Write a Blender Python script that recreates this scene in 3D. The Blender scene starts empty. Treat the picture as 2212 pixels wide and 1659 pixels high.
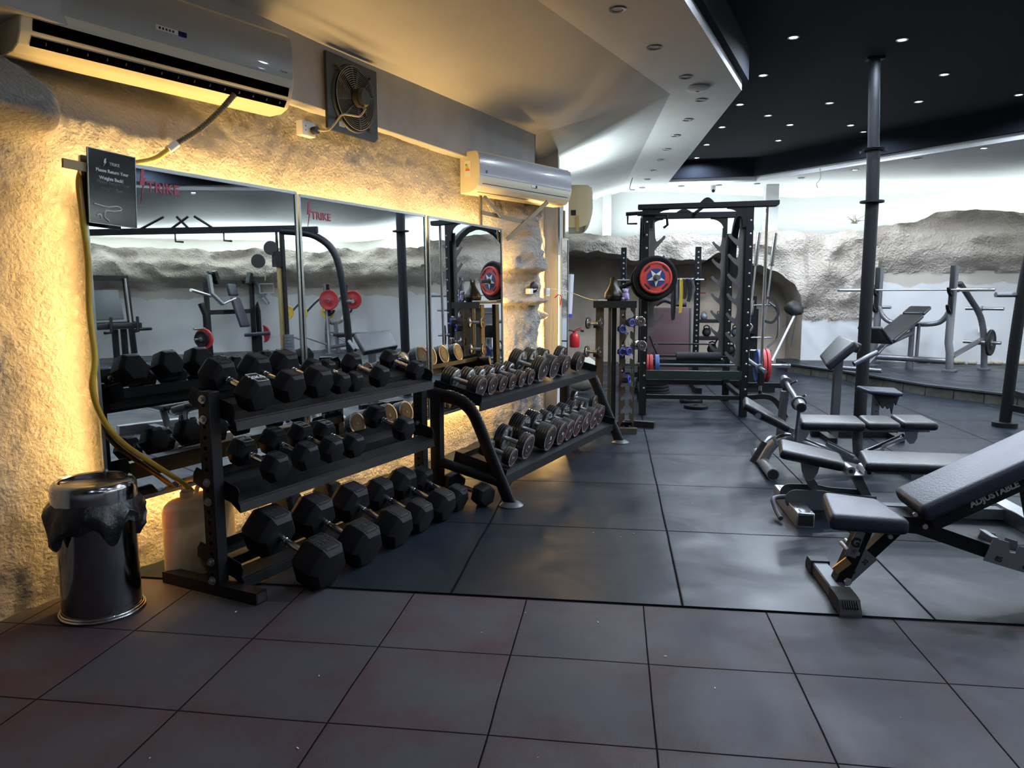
import bpy, bmesh, math, random
from mathutils import Vector, Matrix, noise
R = math.radians
sc = bpy.context.scene
C = sc.collection
random.seed(7)

# ------------------------------------------------------------------ camera
CAMH = 1.318
cd = bpy.data.cameras.new('camera'); cam = bpy.data.objects.new('camera', cd); C.objects.link(cam)
cd.sensor_fit = 'HORIZONTAL'; cd.sensor_width = 36.0; cd.lens = 36.0*1592/2212
cd.clip_start = 0.05
YA, PI_, RO = R(7.93), R(7.02), R(-.17)
fw = Vector((-math.sin(YA)*math.cos(PI_), math.cos(YA)*math.cos(PI_), -math.sin(PI_)))
rt = Vector((math.cos(YA), math.sin(YA), 0)); up = rt.cross(fw)
r2 = rt*math.cos(RO)+up*math.sin(RO); u2 = up*math.cos(RO)-rt*math.sin(RO)
cam.matrix_world = Matrix(((r2.x, u2.x, -fw.x, 0), (r2.y, u2.y, -fw.y, 0), (r2.z, u2.z, -fw.z, CAMH), (0, 0, 0, 1)))
sc.camera = cam
# ------------------------------------------------------------------ view + world
sc.view_settings.view_transform = 'Standard'; sc.view_settings.look = 'None'
sc.view_settings.gamma = 1.0; sc.view_settings.use_curve_mapping = False
sc.view_settings.exposure = 0.0
sc.cycles.use_denoising = True
sc.cycles.max_bounces = 7; sc.cycles.glossy_bounces = 4; sc.cycles.diffuse_bounces = 4
sc.cycles.sample_clamp_indirect = 4.0
sc.cycles.caustics_reflective = False; sc.cycles.caustics_refractive = False
w = bpy.data.worlds.new('world'); sc.world = w; w.use_nodes = True
w.node_tree.nodes['Background'].inputs[0].default_value = (.30, .36, .55, 1)
w.node_tree.nodes['Background'].inputs[1].default_value = 0.12
WARM = (1.0, .60, .20); COOL = (.74, .85, 1.0); COVE = (.86, .98, 1.0)

# wall frame: s along the mirror wall, p towards the room, th = wall direction from +Y
TH = R(18.5); WT = Vector((math.sin(TH), math.cos(TH), 0)); WN = Vector((math.cos(TH), -math.sin(TH), 0))
WANG = R(90-18.5)
def W(s, p, z=0.0): return WT*s + WN*p + Vector((0, 0, z))

def area(name, loc, d, sx, sy, power, col, spread=180, xdir=None):
    l = bpy.data.lights.new(name, 'AREA'); l.shape = 'RECTANGLE'; l.size = sx; l.size_y = sy
    l.energy = power; l.color = col; l.spread = R(spread)
    o = bpy.data.objects.new(name, l); C.objects.link(o)
    z = -Vector(d).normalized(); x = Vector(xdir or (1, 0, 0)); x = (x - z*x.dot(z)).normalized(); y = z.cross(x)
    o.matrix_world = Matrix(((x.x, y.x, z.x, loc[0]), (x.y, y.y, z.y, loc[1]), (x.z, y.z, z.z, loc[2]), (0, 0, 0, 1)))
    return o
K = 1.0
# LED strips fixed behind the mirror panels (warm)
LED = 10.5
for s0, s1 in ((2.02, 3.24), (3.30, 4.50), (4.58, 5.74)):
    L = s1-s0
    area('led_lamp', W((s0+s1)/2, -3.02, 1.80), (-.75*WN.x, -.75*WN.y, 1), L, .03, LED*L, WARM, xdir=WT)
    area('led_lamp', W((s0+s1)/2, -3.02, .46), (-.5*WN.x, -.5*WN.y, -1), L, .03, LED*1.1*L, WARM, xdir=WT)
area('led_lamp', W(2.03, -3.02, 1.12), -WT - WN*.9, 1.3, .03, LED*.95, WARM, xdir=(0, 0, 1))
area('led_lamp', W(5.735, -3.00, 1.12), WT - WN*.05, 1.3, .03, LED*1.1, WARM, xdir=(0, 0, 1))
area('led_lamp', W(7.06, -3.03, 1.15), -WT - WN*.3, 1.5, .03, LED*2.2, WARM, xdir=(0, 0, 1))
# cove strips on top of the rock ledge (cold white)
COV = [(-2.4, 13.78), (3.2, 13.78), (5.75, 13.12), (8.15, 13.0), (10.25, 12.15), (11.7, 9.75), (12.25, 7.5), (12.25, -3)]
CP = 12.0
for i in range(len(COV)-1):
    a = Vector(COV[i]+(2.38,)); b = Vector(COV[i+1]+(2.38,)); d = b-a
    area('cove_lamp', (a+b)/2, (d.y*(-.15 if i < 3 else 1.5)/d.length, -d.x*(-.15 if i < 3 else 1.5)/d.length, 1), d.length, .05, CP*(.75 if i < 3 else 14)*d.length, COVE, xdir=d)
area('cove_lamp', (-.50, 9.2, 2.46), (.5, 0, 1), 1.7, .05, 26, COVE, xdir=(0, 1, 0))
area('cove_lamp', (-1.2, 12.2, 2.38), (.35, 0, 1), 2.6, .05, 22, COVE, xdir=(0, 1, 0))
# recessed spots in the black ceiling
SPOTS = [(1.53, 7.12), (2.51, 7.33), (2.06, 6.25), (1.49, 8.27), (3.35, 8.52), (1.45, 9.47), (3.53, 9.65), (4.55, 9.5),
         (2.3, 10.69), (3.12, 10.84), (1.41, 10.69), (1.35, 11.89), (2.37, 11.74), (1.32, 13.0), (3.43, 11.3), (2.5, 9.56), (1.9, 10.1)]
DIM = {14: .35, 15: .3, 16: .3}
SPOTS_BACK = [(1.0, 4.6), (3.4, 6.0), (4.7, 7.2), (5.9, 8.0), (2.4, 4.4), (4.2, 4.6), (6.2, 5.2), (6.6, 2.5), (4.6, 2.2), (2.2, 2.0), (.3, 1.6), (.3, -1.2), (2.6, -.8), (5.4, -.6), (5.6, 8.9), (7.0, 6.3), (7.2, 3.8), (7.1, 1.2)]
WASH = [(3.62, 12.25), (4.75, 10.7), (6.3, 8.72), (7.40, 7.2), (8.1, 5.2), (8.15, 3.0), (8.15, .8)]
SP = 135.0
for i, (x, y) in enumerate(SPOTS+SPOTS_BACK):
    l = bpy.data.lights.new('spot_lamp', 'SPOT'); l.energy = SP*DIM.get(i, 1) * (.42 if y < 3 else 1.0); l.color = COOL
    l.spot_size = R(165); l.spot_blend = .5; l.shadow_soft_size = .04
    o = bpy.data.objects.new('spot_lamp', l); C.objects.link(o); o.location = (x, y, 3.545)

for x, y in WASH:      # lit downlights of the white ring
    l = bpy.data.lights.new('downlight_lamp', 'SPOT'); l.energy = 75; l.color = (.92, .95, 1.0)
    l.spot_size = R(165); l.spot_blend = .5; l.shadow_soft_size = .035
    o = bpy.data.objects.new('downlight_lamp', l); C.objects.link(o); o.location = (x, y, 3.17)

# ------------------------------------------------------------------ materials
MATS = {}
def mat(name, col, rough=.5, metal=0.0, var=0.0, vscale=6.0, bump=0.0, bscale=60.0, emit=None, estr=0, alpha=None, trans=0, coat=0, col2=None, rvar=0, spec=None):
    if name in MATS: return MATS[name]
    m = bpy.data.materials.new(name); m.use_nodes = True; nt = m.node_tree; b = nt.nodes['Principled BSDF']
    b.inputs['Base Color'].default_value = (*col, 1); b.inputs['Roughness'].default_value = rough; b.inputs['Metallic'].default_value = metal
    if spec is not None: b.inputs['Specular IOR Level'].default_value = spec
    if coat: b.inputs['Coat Weight'].default_value = coat
    if trans: b.inputs['Transmission Weight'].default_value = trans
    if emit: b.inputs['Emission Color'].default_value = (*emit, 1); b.inputs['Emission Strength'].default_value = estr
    tc = nt.nodes.new('ShaderNodeTexCoord')
    if var or col2 or rvar:
        n = nt.nodes.new('ShaderNodeTexNoise'); n.inputs['Scale'].default_value = vscale; n.inputs['Detail'].default_value = 6
        nt.links.new(tc.outputs['Object'], n.inputs['Vector'])
        if var or col2:
            r = nt.nodes.new('ShaderNodeValToRGB'); r.color_ramp.elements[0].position = .35; r.color_ramp.elements[1].position = .65
            c2 = col2 or tuple(max(0, c*(1-var)) for c in col)
            r.color_ramp.elements[0].color = (*c2, 1); r.color_ramp.elements[1].color = (*col, 1)
            nt.links.new(n.outputs['Fac'], r.inputs[0]); nt.links.new(r.outputs[0], b.inputs['Base Color'])
        if rvar:
            mr = nt.nodes.new('ShaderNodeMapRange'); mr.inputs['To Min'].default_value = rough-rvar; mr.inputs['To Max'].default_value = rough+rvar
            nt.links.new(n.outputs['Fac'], mr.inputs[0]); nt.links.new(mr.outputs[0], b.inputs['Roughness'])
    if bump:
        n2 = nt.nodes.new('ShaderNodeTexNoise'); n2.inputs['Scale'].default_value = bscale; n2.inputs['Detail'].default_value = 8
        nt.links.new(tc.outputs['Object'], n2.inputs['Vector'])
        bp = nt.nodes.new('ShaderNodeBump'); bp.inputs['Strength'].default_value = bump; bp.inputs['Distance'].default_value = .02
        nt.links.new(n2.outputs['Fac'], bp.inputs['Height']); nt.links.new(bp.outputs[0], b.inputs['Normal'])
    MATS[name] = m; return m
black = mat('black_paint', (.0045, .005, .0065), .5, spec=.25, rvar=.08, vscale=14)
polem = mat('pole_paint', (.008, .009, .012), .6, spec=.25)
blackm = mat('matt_black', (.010, .010, .011), .6)
rubber = mat('dumbbell_rubber', (.0065, .007, .009), .60, var=.3, vscale=9, bump=.08, bscale=220, rvar=.08, spec=.2)
chrome = mat('chrome', (.75, .76, .78), .16, 1.0, rvar=.06, vscale=30)
chrome2 = mat('brushed_chrome', (.6, .61, .63), .32, 1.0, bump=.05, bscale=300)
steel = mat('grey_steel', (.30, .31, .33), .35, .85, rvar=.08)
silver = mat('silver_paint', (.17, .175, .19), .36, .7)
gpaint = mat('grey_paint', (.10, .115, .13), .45, .2)
leather = mat('black_vinyl', (.010, .011, .015), .36, var=.2, vscale=12, bump=.12, bscale=90, rvar=.08)
leather2 = mat('worn_sheen_vinyl', (.022, .025, .045), .40, bump=.12, bscale=120, rvar=.08)  # bluish base colour carries the sheen of violet light on the pads
white = mat('white_plastic', (.72, .72, .72), .35)
acmat = mat('ac_white', (.40, .41, .45), .20, coat=.4)
acgrey = mat('ac_panel_grey', (.38, .385, .375), .28, coat=.3)
cream = mat('ac_cream', (.70, .66, .52), .4)
red = mat('red_rubber', (.42, .03, .035), .5, var=.25, vscale=10)
blue = mat('blue_rubber', (.03, .07, .25), .5)
bluep = mat('blue_plastic', (.03, .05, .32), .4)
yellow = mat('yellow_rubber', (.55, .38, .03), .5)
purple = mat('lilac_plush', (.45, .40, .70), .8, var=.4, vscale=60, bump=.3)
redp = mat('red_paint', (.50, .015, .02), .3)
bronze = mat('dark_bronze', (.030, .026, .018), .30, .5)
mirror = mat('mirror_glass', (.80, .83, .84), .01, 1.0)
mirrorside = mat('mirror_edge', (.45, .55, .52), .15, .6)
whitewall = mat('white_plaster', (.66, .67, .67), .7, var=.06, vscale=3, bump=.06, bscale=25)
greywall = mat('grey_render', (.47, .48, .50), .7, var=.12, vscale=5, bump=.1, bscale=60)
blackceil = mat('black_ceiling_paint', (.0055, .0075, .013), .9, var=.15, vscale=1.2, spec=.2)
ledgew = None
caveb = mat('bare_concrete', (.47, .385, .30), .85, bump=.4, bscale=9, col2=(.30, .255, .21), vscale=1.3)
lowwhite = mat('white_lower_wall', (.60, .62, .64), .7, bump=.08, bscale=12, col2=(.52, .53, .54), vscale=1.1)
def _stain():
    nt = lowwhite.node_tree; N = lambda t: nt.nodes.new(t); b = nt.nodes['Principled BSDF']; src = b.inputs['Base Color'].links[0].from_socket
    tc = N('ShaderNodeTexCoord'); sp = N('ShaderNodeSeparateXYZ'); nt.links.new(tc.outputs['Object'], sp.inputs[0]); n = N('ShaderNodeTexNoise'); n.inputs['Scale'].default_value = 1.6; n.inputs['Detail'].default_value = 3; nt.links.new(tc.outputs['Object'], n.inputs['Vector'])
    m = N('ShaderNodeMath'); m.operation = 'MULTIPLY_ADD'; nt.links.new(n.outputs['Fac'], m.inputs[0]); m.inputs[1].default_value = .55; nt.links.new(sp.outputs[2], m.inputs[2])
    r = N('ShaderNodeMapRange'); r.inputs['From Min'].default_value = 1.70; r.inputs['From Max'].default_value = 1.72; nt.links.new(m.outputs[0], r.inputs[0])
    x = N('ShaderNodeMix'); x.data_type = 'RGBA'; nt.links.new(r.outputs[0], x.inputs[0]); nt.links.new(src, x.inputs[6]); x.inputs[7].default_value = (.42, .39, .34, 1); nt.links.new(x.outputs[2], b.inputs['Base Color'])
label_w = mat('label_white', (.75, .75, .72), .5)
_stain()
textw = mat('white_print', (.75, .76, .78), .5)
textr = mat('red_print', (.45, .03, .07), .4)
textd = mat('dark_print', (.017, .018, .019), .7, spec=.2)
strip_em = mat('lit_lens', (1, 1, 1), .5, emit=(.85, .93, 1), estr=30)
lens_off = mat('unlit_lens', (.38, .38, .40), .3)
plaster_lens = mat('dim_lens', (1, 1, 1), .5, emit=(.85, .93, 1), estr=5)

def node_mat(name):
    m = bpy.data.materials.new(name); m.use_nodes = True; return m, m.node_tree, m.node_tree.nodes['Principled BSDF']
class NT:
    def __init__(s, nt): s.nt = nt
    def n(s, t, **k):
        o = s.nt.nodes.new(t)
        for a, v in k.items():
            if a.startswith('i'): o.inputs[int(a[1:])].default_value = v
            else: setattr(o, a, v)
        return o
    def l(s, a, b): s.nt.links.new(a, b)
    def math(s, op, a, b=None, c=None):
        o = s.nt.nodes.new('ShaderNodeMath'); o.operation = op
        for i, v in enumerate((a, b, c)):
            if v is None: continue
            if isinstance(v, (int, float)): o.inputs[i].default_value = v
            else: s.l(v, o.inputs[i])
        return o.outputs[0]

def stucco(name, c1, c2, big=22, fine=95, dist=.03, strength=1.0):
    m, nt, b = node_mat(name); N = NT(nt); tc = N.n('ShaderNodeTexCoord')
    n1 = N.n('ShaderNodeTexNoise'); n1.inputs['Scale'].default_value = big; n1.inputs['Detail'].default_value = 9; n1.inputs['Roughness'].default_value = .65; n1.inputs['Distortion'].default_value = .6
    v = N.n('ShaderNodeTexVoronoi'); v.inputs['Scale'].default_value = fine
    N.l(tc.outputs['Object'], n1.inputs['Vector']); N.l(tc.outputs['Object'], v.inputs['Vector'])
    h = N.math('ADD', n1.outputs['Fac'], N.math('MULTIPLY', v.outputs['Distance'], .22))
    bp = N.n('ShaderNodeBump'); bp.inputs['Strength'].default_value = strength; bp.inputs['Distance'].default_value = dist
    N.l(h, bp.inputs['Height']); N.l(bp.outputs[0], b.inputs['Normal'])
    n3 = N.n('ShaderNodeTexNoise'); n3.inputs['Scale'].default_value = 2.2; n3.inputs['Detail'].default_value = 7; N.l(tc.outputs['Object'], n3.inputs['Vector'])
    r = N.n('ShaderNodeValToRGB'); r.color_ramp.elements[0].position = .38; r.color_ramp.elements[1].position = .62
    r.color_ramp.elements[0].color = (*c2, 1); r.color_ramp.elements[1].color = (*c1, 1); N.l(n3.outputs['Fac'], r.inputs[0]); N.l(r.outputs[0], b.inputs['Base Color'])
    b.inputs['Roughness'].default_value = .9; return m
stuccom = stucco('rough_stucco', (.60, .57, .52), (.50, .47, .43), big=30, fine=60, dist=.075)
ledgew = stucco('painted_rock', (.60, .54, .47), (.47, .415, .355), big=7, fine=30, dist=.12, strength=.9)

def floormat(name, base, alt, x0, y0, step, rough, rv, seamw=.006, spec=None):
    m, nt, b = node_mat(name); N = NT(nt); tc = N.n('ShaderNodeTexCoord')
    sep = N.n('ShaderNodeSeparateXYZ'); N.l(tc.outputs['Object'], sep.inputs[0])
    wob = N.n('ShaderNodeTexNoise'); wob.inputs['Scale'].default_value = 1.1; N.l(tc.outputs['Object'], wob.inputs['Vector'])
    wv = N.math('MULTIPLY', N.math('SUBTRACT', wob.outputs['Fac'], .5), .02)
    def seam(o, off):
        f = N.math('FRACT', N.math('DIVIDE', N.math('ADD', N.math('SUBTRACT', o, off-100*step), wv), step))
        d = N.math('MINIMUM', f, N.math('SUBTRACT', 1.0, f)); return d
    dx = seam(sep.outputs[0], x0); dy = seam(sep.outputs[1], y0)
    dm = N.math('MINIMUM', dx, dy)
    line = N.n('ShaderNodeMapRange'); line.inputs['From Min'].default_value = seamw/step*.4; line.inputs['From Max'].default_value = seamw/step*1.3
    N.l(dm, line.inputs[0])                                # 0 in the seam, 1 on the tile
    # per tile tone
    cx = N.math('FLOOR', N.math('DIVIDE', N.math('SUBTRACT', sep.outputs[0], x0-100*step), step))
    cy = N.math('FLOOR', N.math('DIVIDE', N.math('SUBTRACT', sep.outputs[1], y0-100*step), step))
    cv = N.n('ShaderNodeCombineXYZ'); N.l(cx, cv.inputs[0]); N.l(cy, cv.inputs[1])
    wn = N.n('ShaderNodeTexWhiteNoise'); N.l(cv.outputs[0], wn.inputs['Vector'])
    # worn granules: stronger towards tile borders
    n1 = N.n('ShaderNodeTexNoise'); n1.inputs['Scale'].default_value = 3.2; n1.inputs['Detail'].default_value = 8; n1.inputs['Roughness'].default_value = .7; N.l(tc.outputs['Object'], n1.inputs['Vector'])
    n2 = N.n('ShaderNodeTexNoise'); n2.inputs['Scale'].default_value = 260; n2.inputs['Detail'].default_value = 2; N.l(tc.outputs['Object'], n2.inputs['Vector'])
    e = N.math('SUBTRACT', .30, dm)
    k = N.math('ADD', N.math('MULTIPLY', e, .8), N.math('ADD', N.math('MULTIPLY', wn.outputs[0], .35), N.math('MULTIPLY', N.math('SUBTRACT', n1.outputs['Fac'], .5), 1.6)))
    k = N.math('ADD', k, N.math('MULTIPLY', N.math('SUBTRACT', n2.outputs['Fac'], .5), 1.2))
    mk = N.n('ShaderNodeMapRange'); mk.inputs['From Min'].default_value = .22; mk.inputs['From Max'].default_value = .62; N.l(k, mk.inputs[0])
    mx = N.n('ShaderNodeMix'); mx.data_type = 'RGBA'; mx.inputs[6].default_value = (*base, 1); mx.inputs[7].default_value = (*alt, 1); N.l(mk.outputs[0], mx.inputs[0])
    tone = N.math('ADD', .86, N.math('MULTIPLY', wn.outputs[0], .28))
    hs = N.n('ShaderNodeHueSaturation'); N.l(mx.outputs[2], hs.inputs['Color']); N.l(tone, hs.inputs['Value'])
    m2 = N.n('ShaderNodeMix'); m2.data_type = 'RGBA'; m2.inputs[6].default_value = (.008, .007, .008, 1); N.l(hs.outputs[0], m2.inputs[7]); N.l(line.outputs[0], m2.inputs[0])
    N.l(m2.outputs[2], b.inputs['Base Color'])
    n4 = N.n('ShaderNodeTexNoise'); n4.inputs['Scale'].default_value = 2.0; n4.inputs['Detail'].default_value = 5; n4.inputs['Distortion'].default_value = 1.0; N.l(tc.outputs['Object'], n4.inputs['Vector'])
    mr = N.n('ShaderNodeMapRange'); mr.inputs['From Min'].default_value = .3; mr.inputs['From Max'].default_value = .7; mr.inputs['To Min'].default_value = rough-rv; mr.inputs['To Max'].default_value = rough+rv
    N.l(n4.outputs['Fac'], mr.inputs[0]); N.l(mr.outputs[0], b.inputs['Roughness'])
    N.l(N.math('MULTIPLY', line.outputs[0], spec if spec is not None else .5), b.inputs['Specular IOR Level'])
    bp = N.n('ShaderNodeBump'); bp.inputs['Strength'].default_value = .5 if rough > .5 else .12; bp.inputs['Distance'].default_value = .004
    N.l(N.math('ADD', line.outputs[0], N.math('MULTIPLY', n2.outputs['Fac'], .25 if rough > .5 else .06)), bp.inputs['Height']); N.l(bp.outputs[0], b.inputs['Normal'])
    return m
tile_m = floormat('rubber_tile', (.044, .042, .052), (.044, .021, .025), .1366, 3.036, .5, .66, .10, seamw=.0035, spec=.35)
mat_m = floormat('rubber_mat', (.0100, .0150, .0225), (.0075, .0105, .0160), .30, 3.04, 1.0, .42, .14, seamw=.008, spec=.20)
plat_m = floormat('platform_rubber', (.012, .016, .022), (.009, .011, .016), .1, .4, 1.0, .42, .12, spec=.3)
blockm = mat('stone_block', (.075, .068, .056), .85, var=.45, vscale=5, bump=.5, bscale=18)

# ------------------------------------------------------------------ mesh builder
class B:
    def __init__(s): s.bm = bmesh.new(); s.m = None; s.mi = 0
    def _v(s, pts, M):
        M = M if M is not None else s.m
        return [s.bm.verts.new((M @ Vector(p)) if M is not None else p) for p in pts]
    def _f(s, vs, smooth=True):
        try:
            f = s.bm.faces.new(vs); f.material_index = s.mi; f.smooth = smooth; return f
        except ValueError: return None
    def box(s, c, d, rot=None, bev=0, seg=2, M=None):
        T = Matrix.Translation(c) @ (rot.to_4x4() if rot is not None else Matrix.Identity(4))
        base = M if M is not None else s.m
        if base is not None: T = base @ T
        x, y, z = d[0]/2, d[1]/2, d[2]/2
        v = s._v([(-x, -y, -z), (x, -y, -z), (x, y, -z), (-x, y, -z), (-x, -y, z), (x, -y, z), (x, y, z), (-x, y, z)], T)
        fs = [s._f([v[i] for i in q]) for q in ((3, 2, 1, 0), (4, 5, 6, 7), (0, 1, 5, 4), (1, 2, 6, 5), (2, 3, 7, 6), (3, 0, 4, 7))]
        if bev: s._bevel(fs, bev, seg)
        return fs
    def _bevel(s, fs, off, seg):
        es = list({e for f in fs for e in f.edges})
        r = bmesh.ops.bevel(s.bm, geom=es, offset=off, segments=seg, profile=.6, affect='EDGES', clamp_overlap=True)
        for f in r['faces']: f.material_index = s.mi; f.smooth = True
    def ring(s, c, x, y, r, n, ry=None, M=None, ph=0):
        ry = ry or r
        return s._v([c + x*(r*math.cos(ph+2*math.pi*i/n)) + y*(ry*math.sin(ph+2*math.pi*i/n)) for i in range(n)], M)
    def skin(s, rings, cap0=True, cap1=True, smooth=True):
        n = len(rings[0])
        for a, b in zip(rings, rings[1:]):
            for i in range(n): s._f([a[i], a[(i+1) % n], b[(i+1) % n], b[i]], smooth)
        if cap0: s._f(list(reversed(rings[0])))
        if cap1: s._f(rings[-1])
    def cyl(s, a, b, r, n=16, rb=None, M=None):
        a, b = Vector(a), Vector(b); d = (b-a).normalized(); x = d.orthogonal().normalized(); y = d.cross(x)
        s.skin([s.ring(a, x, y, r, n, M=M), s.ring(b, x, y, rb if rb is not None else r, n, M=M)])
    def lathe(s, prof, a=(0, 0, 0), d=(0, 0, 1), n=24, M=None, ph=0, caps=True):
        a, d = Vector(a), Vector(d).normalized(); x = d.orthogonal().normalized(); y = d.cross(x)
        s.skin([s.ring(a+d*h, x, y, max(r, .0004), n, M=M, ph=ph) for h, r in prof], caps, caps)
    def tube(s, path, r, n=12, M=None, sec=None, upv=None, closed=False):
        """round tube, or rectangular/oval section sec=(w,h,'rect'|'oval') with w along upv x dir"""
        P = [Vector(p) for p in path]; m = len(P); T = []
        for i in range(m):
            if closed: t = (P[(i+1) % m]-P[i-1])
            else: t = (P[min(i+1, m-1)]-P[max(i-1, 0)])
            T.append(t.normalized())
        x = Vector(upv) if upv is not None else T[0].orthogonal()
        rings = []
        for i in range(m):
            x = (x - T[i]*x.dot(T[i])).normalized(); y = T[i].cross(x)
            k = 1.0
            if 0 < i < m-1:
                c = (P[i]-P[i-1]).normalized().dot((P[i+1]-P[i]).normalized()); k = 1/max(.5, math.sqrt((1+c)/2))
            if sec and sec[2] == 'rect':
                w_, h_ = sec[0]/2, sec[1]/2
                rings.append(s._v([P[i]+x*w_-y*h_*k, P[i]+x*w_+y*h_*k, P[i]-x*w_+y*h_*k, P[i]-x*w_-y*h_*k], M))
            elif sec: rings.append(s.ring(P[i], x, y, sec[0]/2, n, ry=sec[1]/2, M=M))
            else: rings.append(s.ring(P[i], x, y, r, n, M=M))
        if closed: rings.append(rings[0]); s.skin(rings, False, False)
        else: s.skin(rings, smooth=not (sec and sec[2] == 'rect'))
    def prism(s, poly, t, M=None, bev=0, seg=2, z0=None):
        """2-D polygon in XY extruded along Z"""
        z0 = -t/2 if z0 is None else z0
        a = s._v([(x, y, z0) for x, y in poly], M); b = s._v([(x, y, z0+t) for x, y in poly], M)
        n = len(poly); fs = [s._f(list(reversed(a))), s._f(b)]
        for i in range(n): fs.append(s._f([a[i], a[(i+1) % n], b[(i+1) % n], b[i]]))
        fs = [f for f in fs if f]
        if bev: s._bevel(fs, bev, seg)
        return fs
    def torus(s, c, d, R_, r, n=28, k=8, M=None):
        c, d = Vector(c), Vector(d).normalized(); x = d.orthogonal().normalized(); y = d.cross(x)
        s.tube([c+x*(R_*math.cos(2*math.pi*i/n))+y*(R_*math.sin(2*math.pi*i/n)) for i in range(n)], r, k, M=M, upv=d, closed=True)
    def sphere(s, c, r, n=20, sc_=(1, 1, 1), M=None):
        c = Vector(c); rings = []
        m = n//2
        for j in range(1, m):
            a = math.pi*j/m
            rings.append(s._v([c+Vector((r*math.sin(a)*math.cos(2*math.pi*i/n)*sc_[0], r*math.sin(a)*math.sin(2*math.pi*i/n)*sc_[1], -r*math.cos(a)*sc_[2])) for i in range(n)], M))
        t = s._v([c-Vector((0, 0, r*sc_[2])), c+Vector((0, 0, r*sc_[2]))], M)
        for a, b in zip(rings, rings[1:]):
            for i in range(n): s._f([a[i], a[(i+1) % n], b[(i+1) % n], b[i]])
        for i in range(n): s._f([t[0], rings[0][(i+1) % n], rings[0][i]]); s._f([t[1], rings[-1][i], rings[-1][(i+1) % n]])
    def text(s, txt, size, ext, M, bold=0.0, align='CENTER', shear=0, spacing=1.0):
        cu = bpy.data.curves.new('t', 'FONT'); cu.body = txt; cu.size = size; cu.extrude = ext; cu.align_x = align; cu.align_y = 'CENTER'
        cu.offset = bold; cu.shear = shear; cu.resolution_u = 3; cu.space_character = spacing
        o = bpy.data.objects.new('t', cu); me = bpy.data.meshes.new_from_object(o)
        me.transform((s.m @ M) if s.m is not None else M)
        nf = len(s.bm.faces); s.bm.from_mesh(me); s.bm.faces.ensure_lookup_table()
        for f in s.bm.faces[nf:]: f.material_index = s.mi
        bpy.data.objects.remove(o); bpy.data.curves.remove(cu); bpy.data.meshes.remove(me)
    def mesh(s, name, mats, ang=38):
        bmesh.ops.recalc_face_normals(s.bm, faces=s.bm.faces)
        me = bpy.data.meshes.new(name); s.bm.to_mesh(me); s.bm.free()
        for m in (mats if isinstance(mats, (list, tuple)) else [mats]): me.materials.append(m)
        me.set_sharp_from_angle(angle=R(ang)); return me
def obj(name, b, mats, parent=None, label=None, ang=38, **tags):
    me = b.mesh(name, mats, ang) if isinstance(b, B) else b
    o = bpy.data.objects.new(name, me); C.objects.link(o)
    if parent is not None: o.parent = parent
    if label: o['label'] = label
    for k, v in tags.items(): o[k] = v
    return o
def thing(name, label, cat, loc=(0, 0, 0), rotz=0, group=None, M=None):
    o = bpy.data.objects.new(name, None); C.objects.link(o); o.empty_display_size = .1
    if M is not None: o.matrix_world = M
    else: o.location = loc; o.rotation_euler = (0, 0, rotz)
    o['label'] = label; o['category'] = cat
    if group: o['group'] = group
    return o
def tag(o, label, cat, group=None):
    o['label'] = label; o['category'] = cat
    if group: o['group'] = group
    return o
def dup(root, M=None, loc=None, rotz=None, label=None):
    r = root.copy(); C.objects.link(r)
    if M is not None: r.matrix_world = M
    if loc is not None: r.location = loc
    if rotz is not None: r.rotation_euler = (0, 0, rotz)
    if label: r['label'] = label
    for ch in list(root.children):
        c = ch.copy(); C.objects.link(c); c.parent = r
        for g in list(ch.children):
            d = g.copy(); C.objects.link(d); d.parent = c
    return r
def axm(A, Bp, upv=(0, 0, 1)):
    """matrix at the middle of A-B, X from A to B"""
    A, Bp = Vector(A), Vector(Bp); x = (Bp-A).normalized(); y = Vector(upv).cross(x).normalized(); z = x.cross(y); c = (A+Bp)/2
    return Matrix(((x.x, y.x, z.x, c.x), (x.y, y.y, z.y, c.y), (x.z, y.z, z.z, c.z), (0, 0, 0, 1)))
def fm(c, x, y):
    """matrix with given origin, X and Y axes"""
    x = Vector(x).normalized(); y = Vector(y).normalized(); z = x.cross(y); c = Vector(c)
    return Matrix(((x.x, y.x, z.x, c.x), (x.y, y.y, z.y, c.y), (x.z, y.z, z.z, c.z), (0, 0, 0, 1)))
def struct(name, b, mats, **k):
    o = obj(name, b, mats, **k); o['kind'] = 'structure'; return o
def rmat(ax, a): return Matrix.Rotation(R(a), 3, ax)
def arc(c, r, a0, a1, n, plane='xz'):
    out = []
    for i in range(n+1):
        a = R(a0+(a1-a0)*i/n); u, v = r*math.cos(a), r*math.sin(a)
        out.append({'xz': (c[0]+u, c[1], c[2]+v), 'yz': (c[0], c[1]+u, c[2]+v), 'xy': (c[0]+u, c[1]+v, c[2])}[plane])
    return out
def smooth_path(P, k=5):
    """Catmull-Rom through points"""
    P = [Vector(p) for p in P]; Q = [P[0]*2-P[1]]+P+[P[-1]*2-P[-2]]; out = []
    for i in range(1, len(Q)-2):
        for j in range(k):
            t = j/k; a, b, c, d = Q[i-1], Q[i], Q[i+1], Q[i+2]
            out.append(.5*((2*b)+(c-a)*t+(2*a-5*b+4*c-d)*t*t+(3*b-a-3*c+d)*t**3))
    return out+[P[-1]]
def ss(a, b, x):
    t = max(0, min(1, (x-a)/(b-a))); return t*t*(3-2*t)
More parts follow.
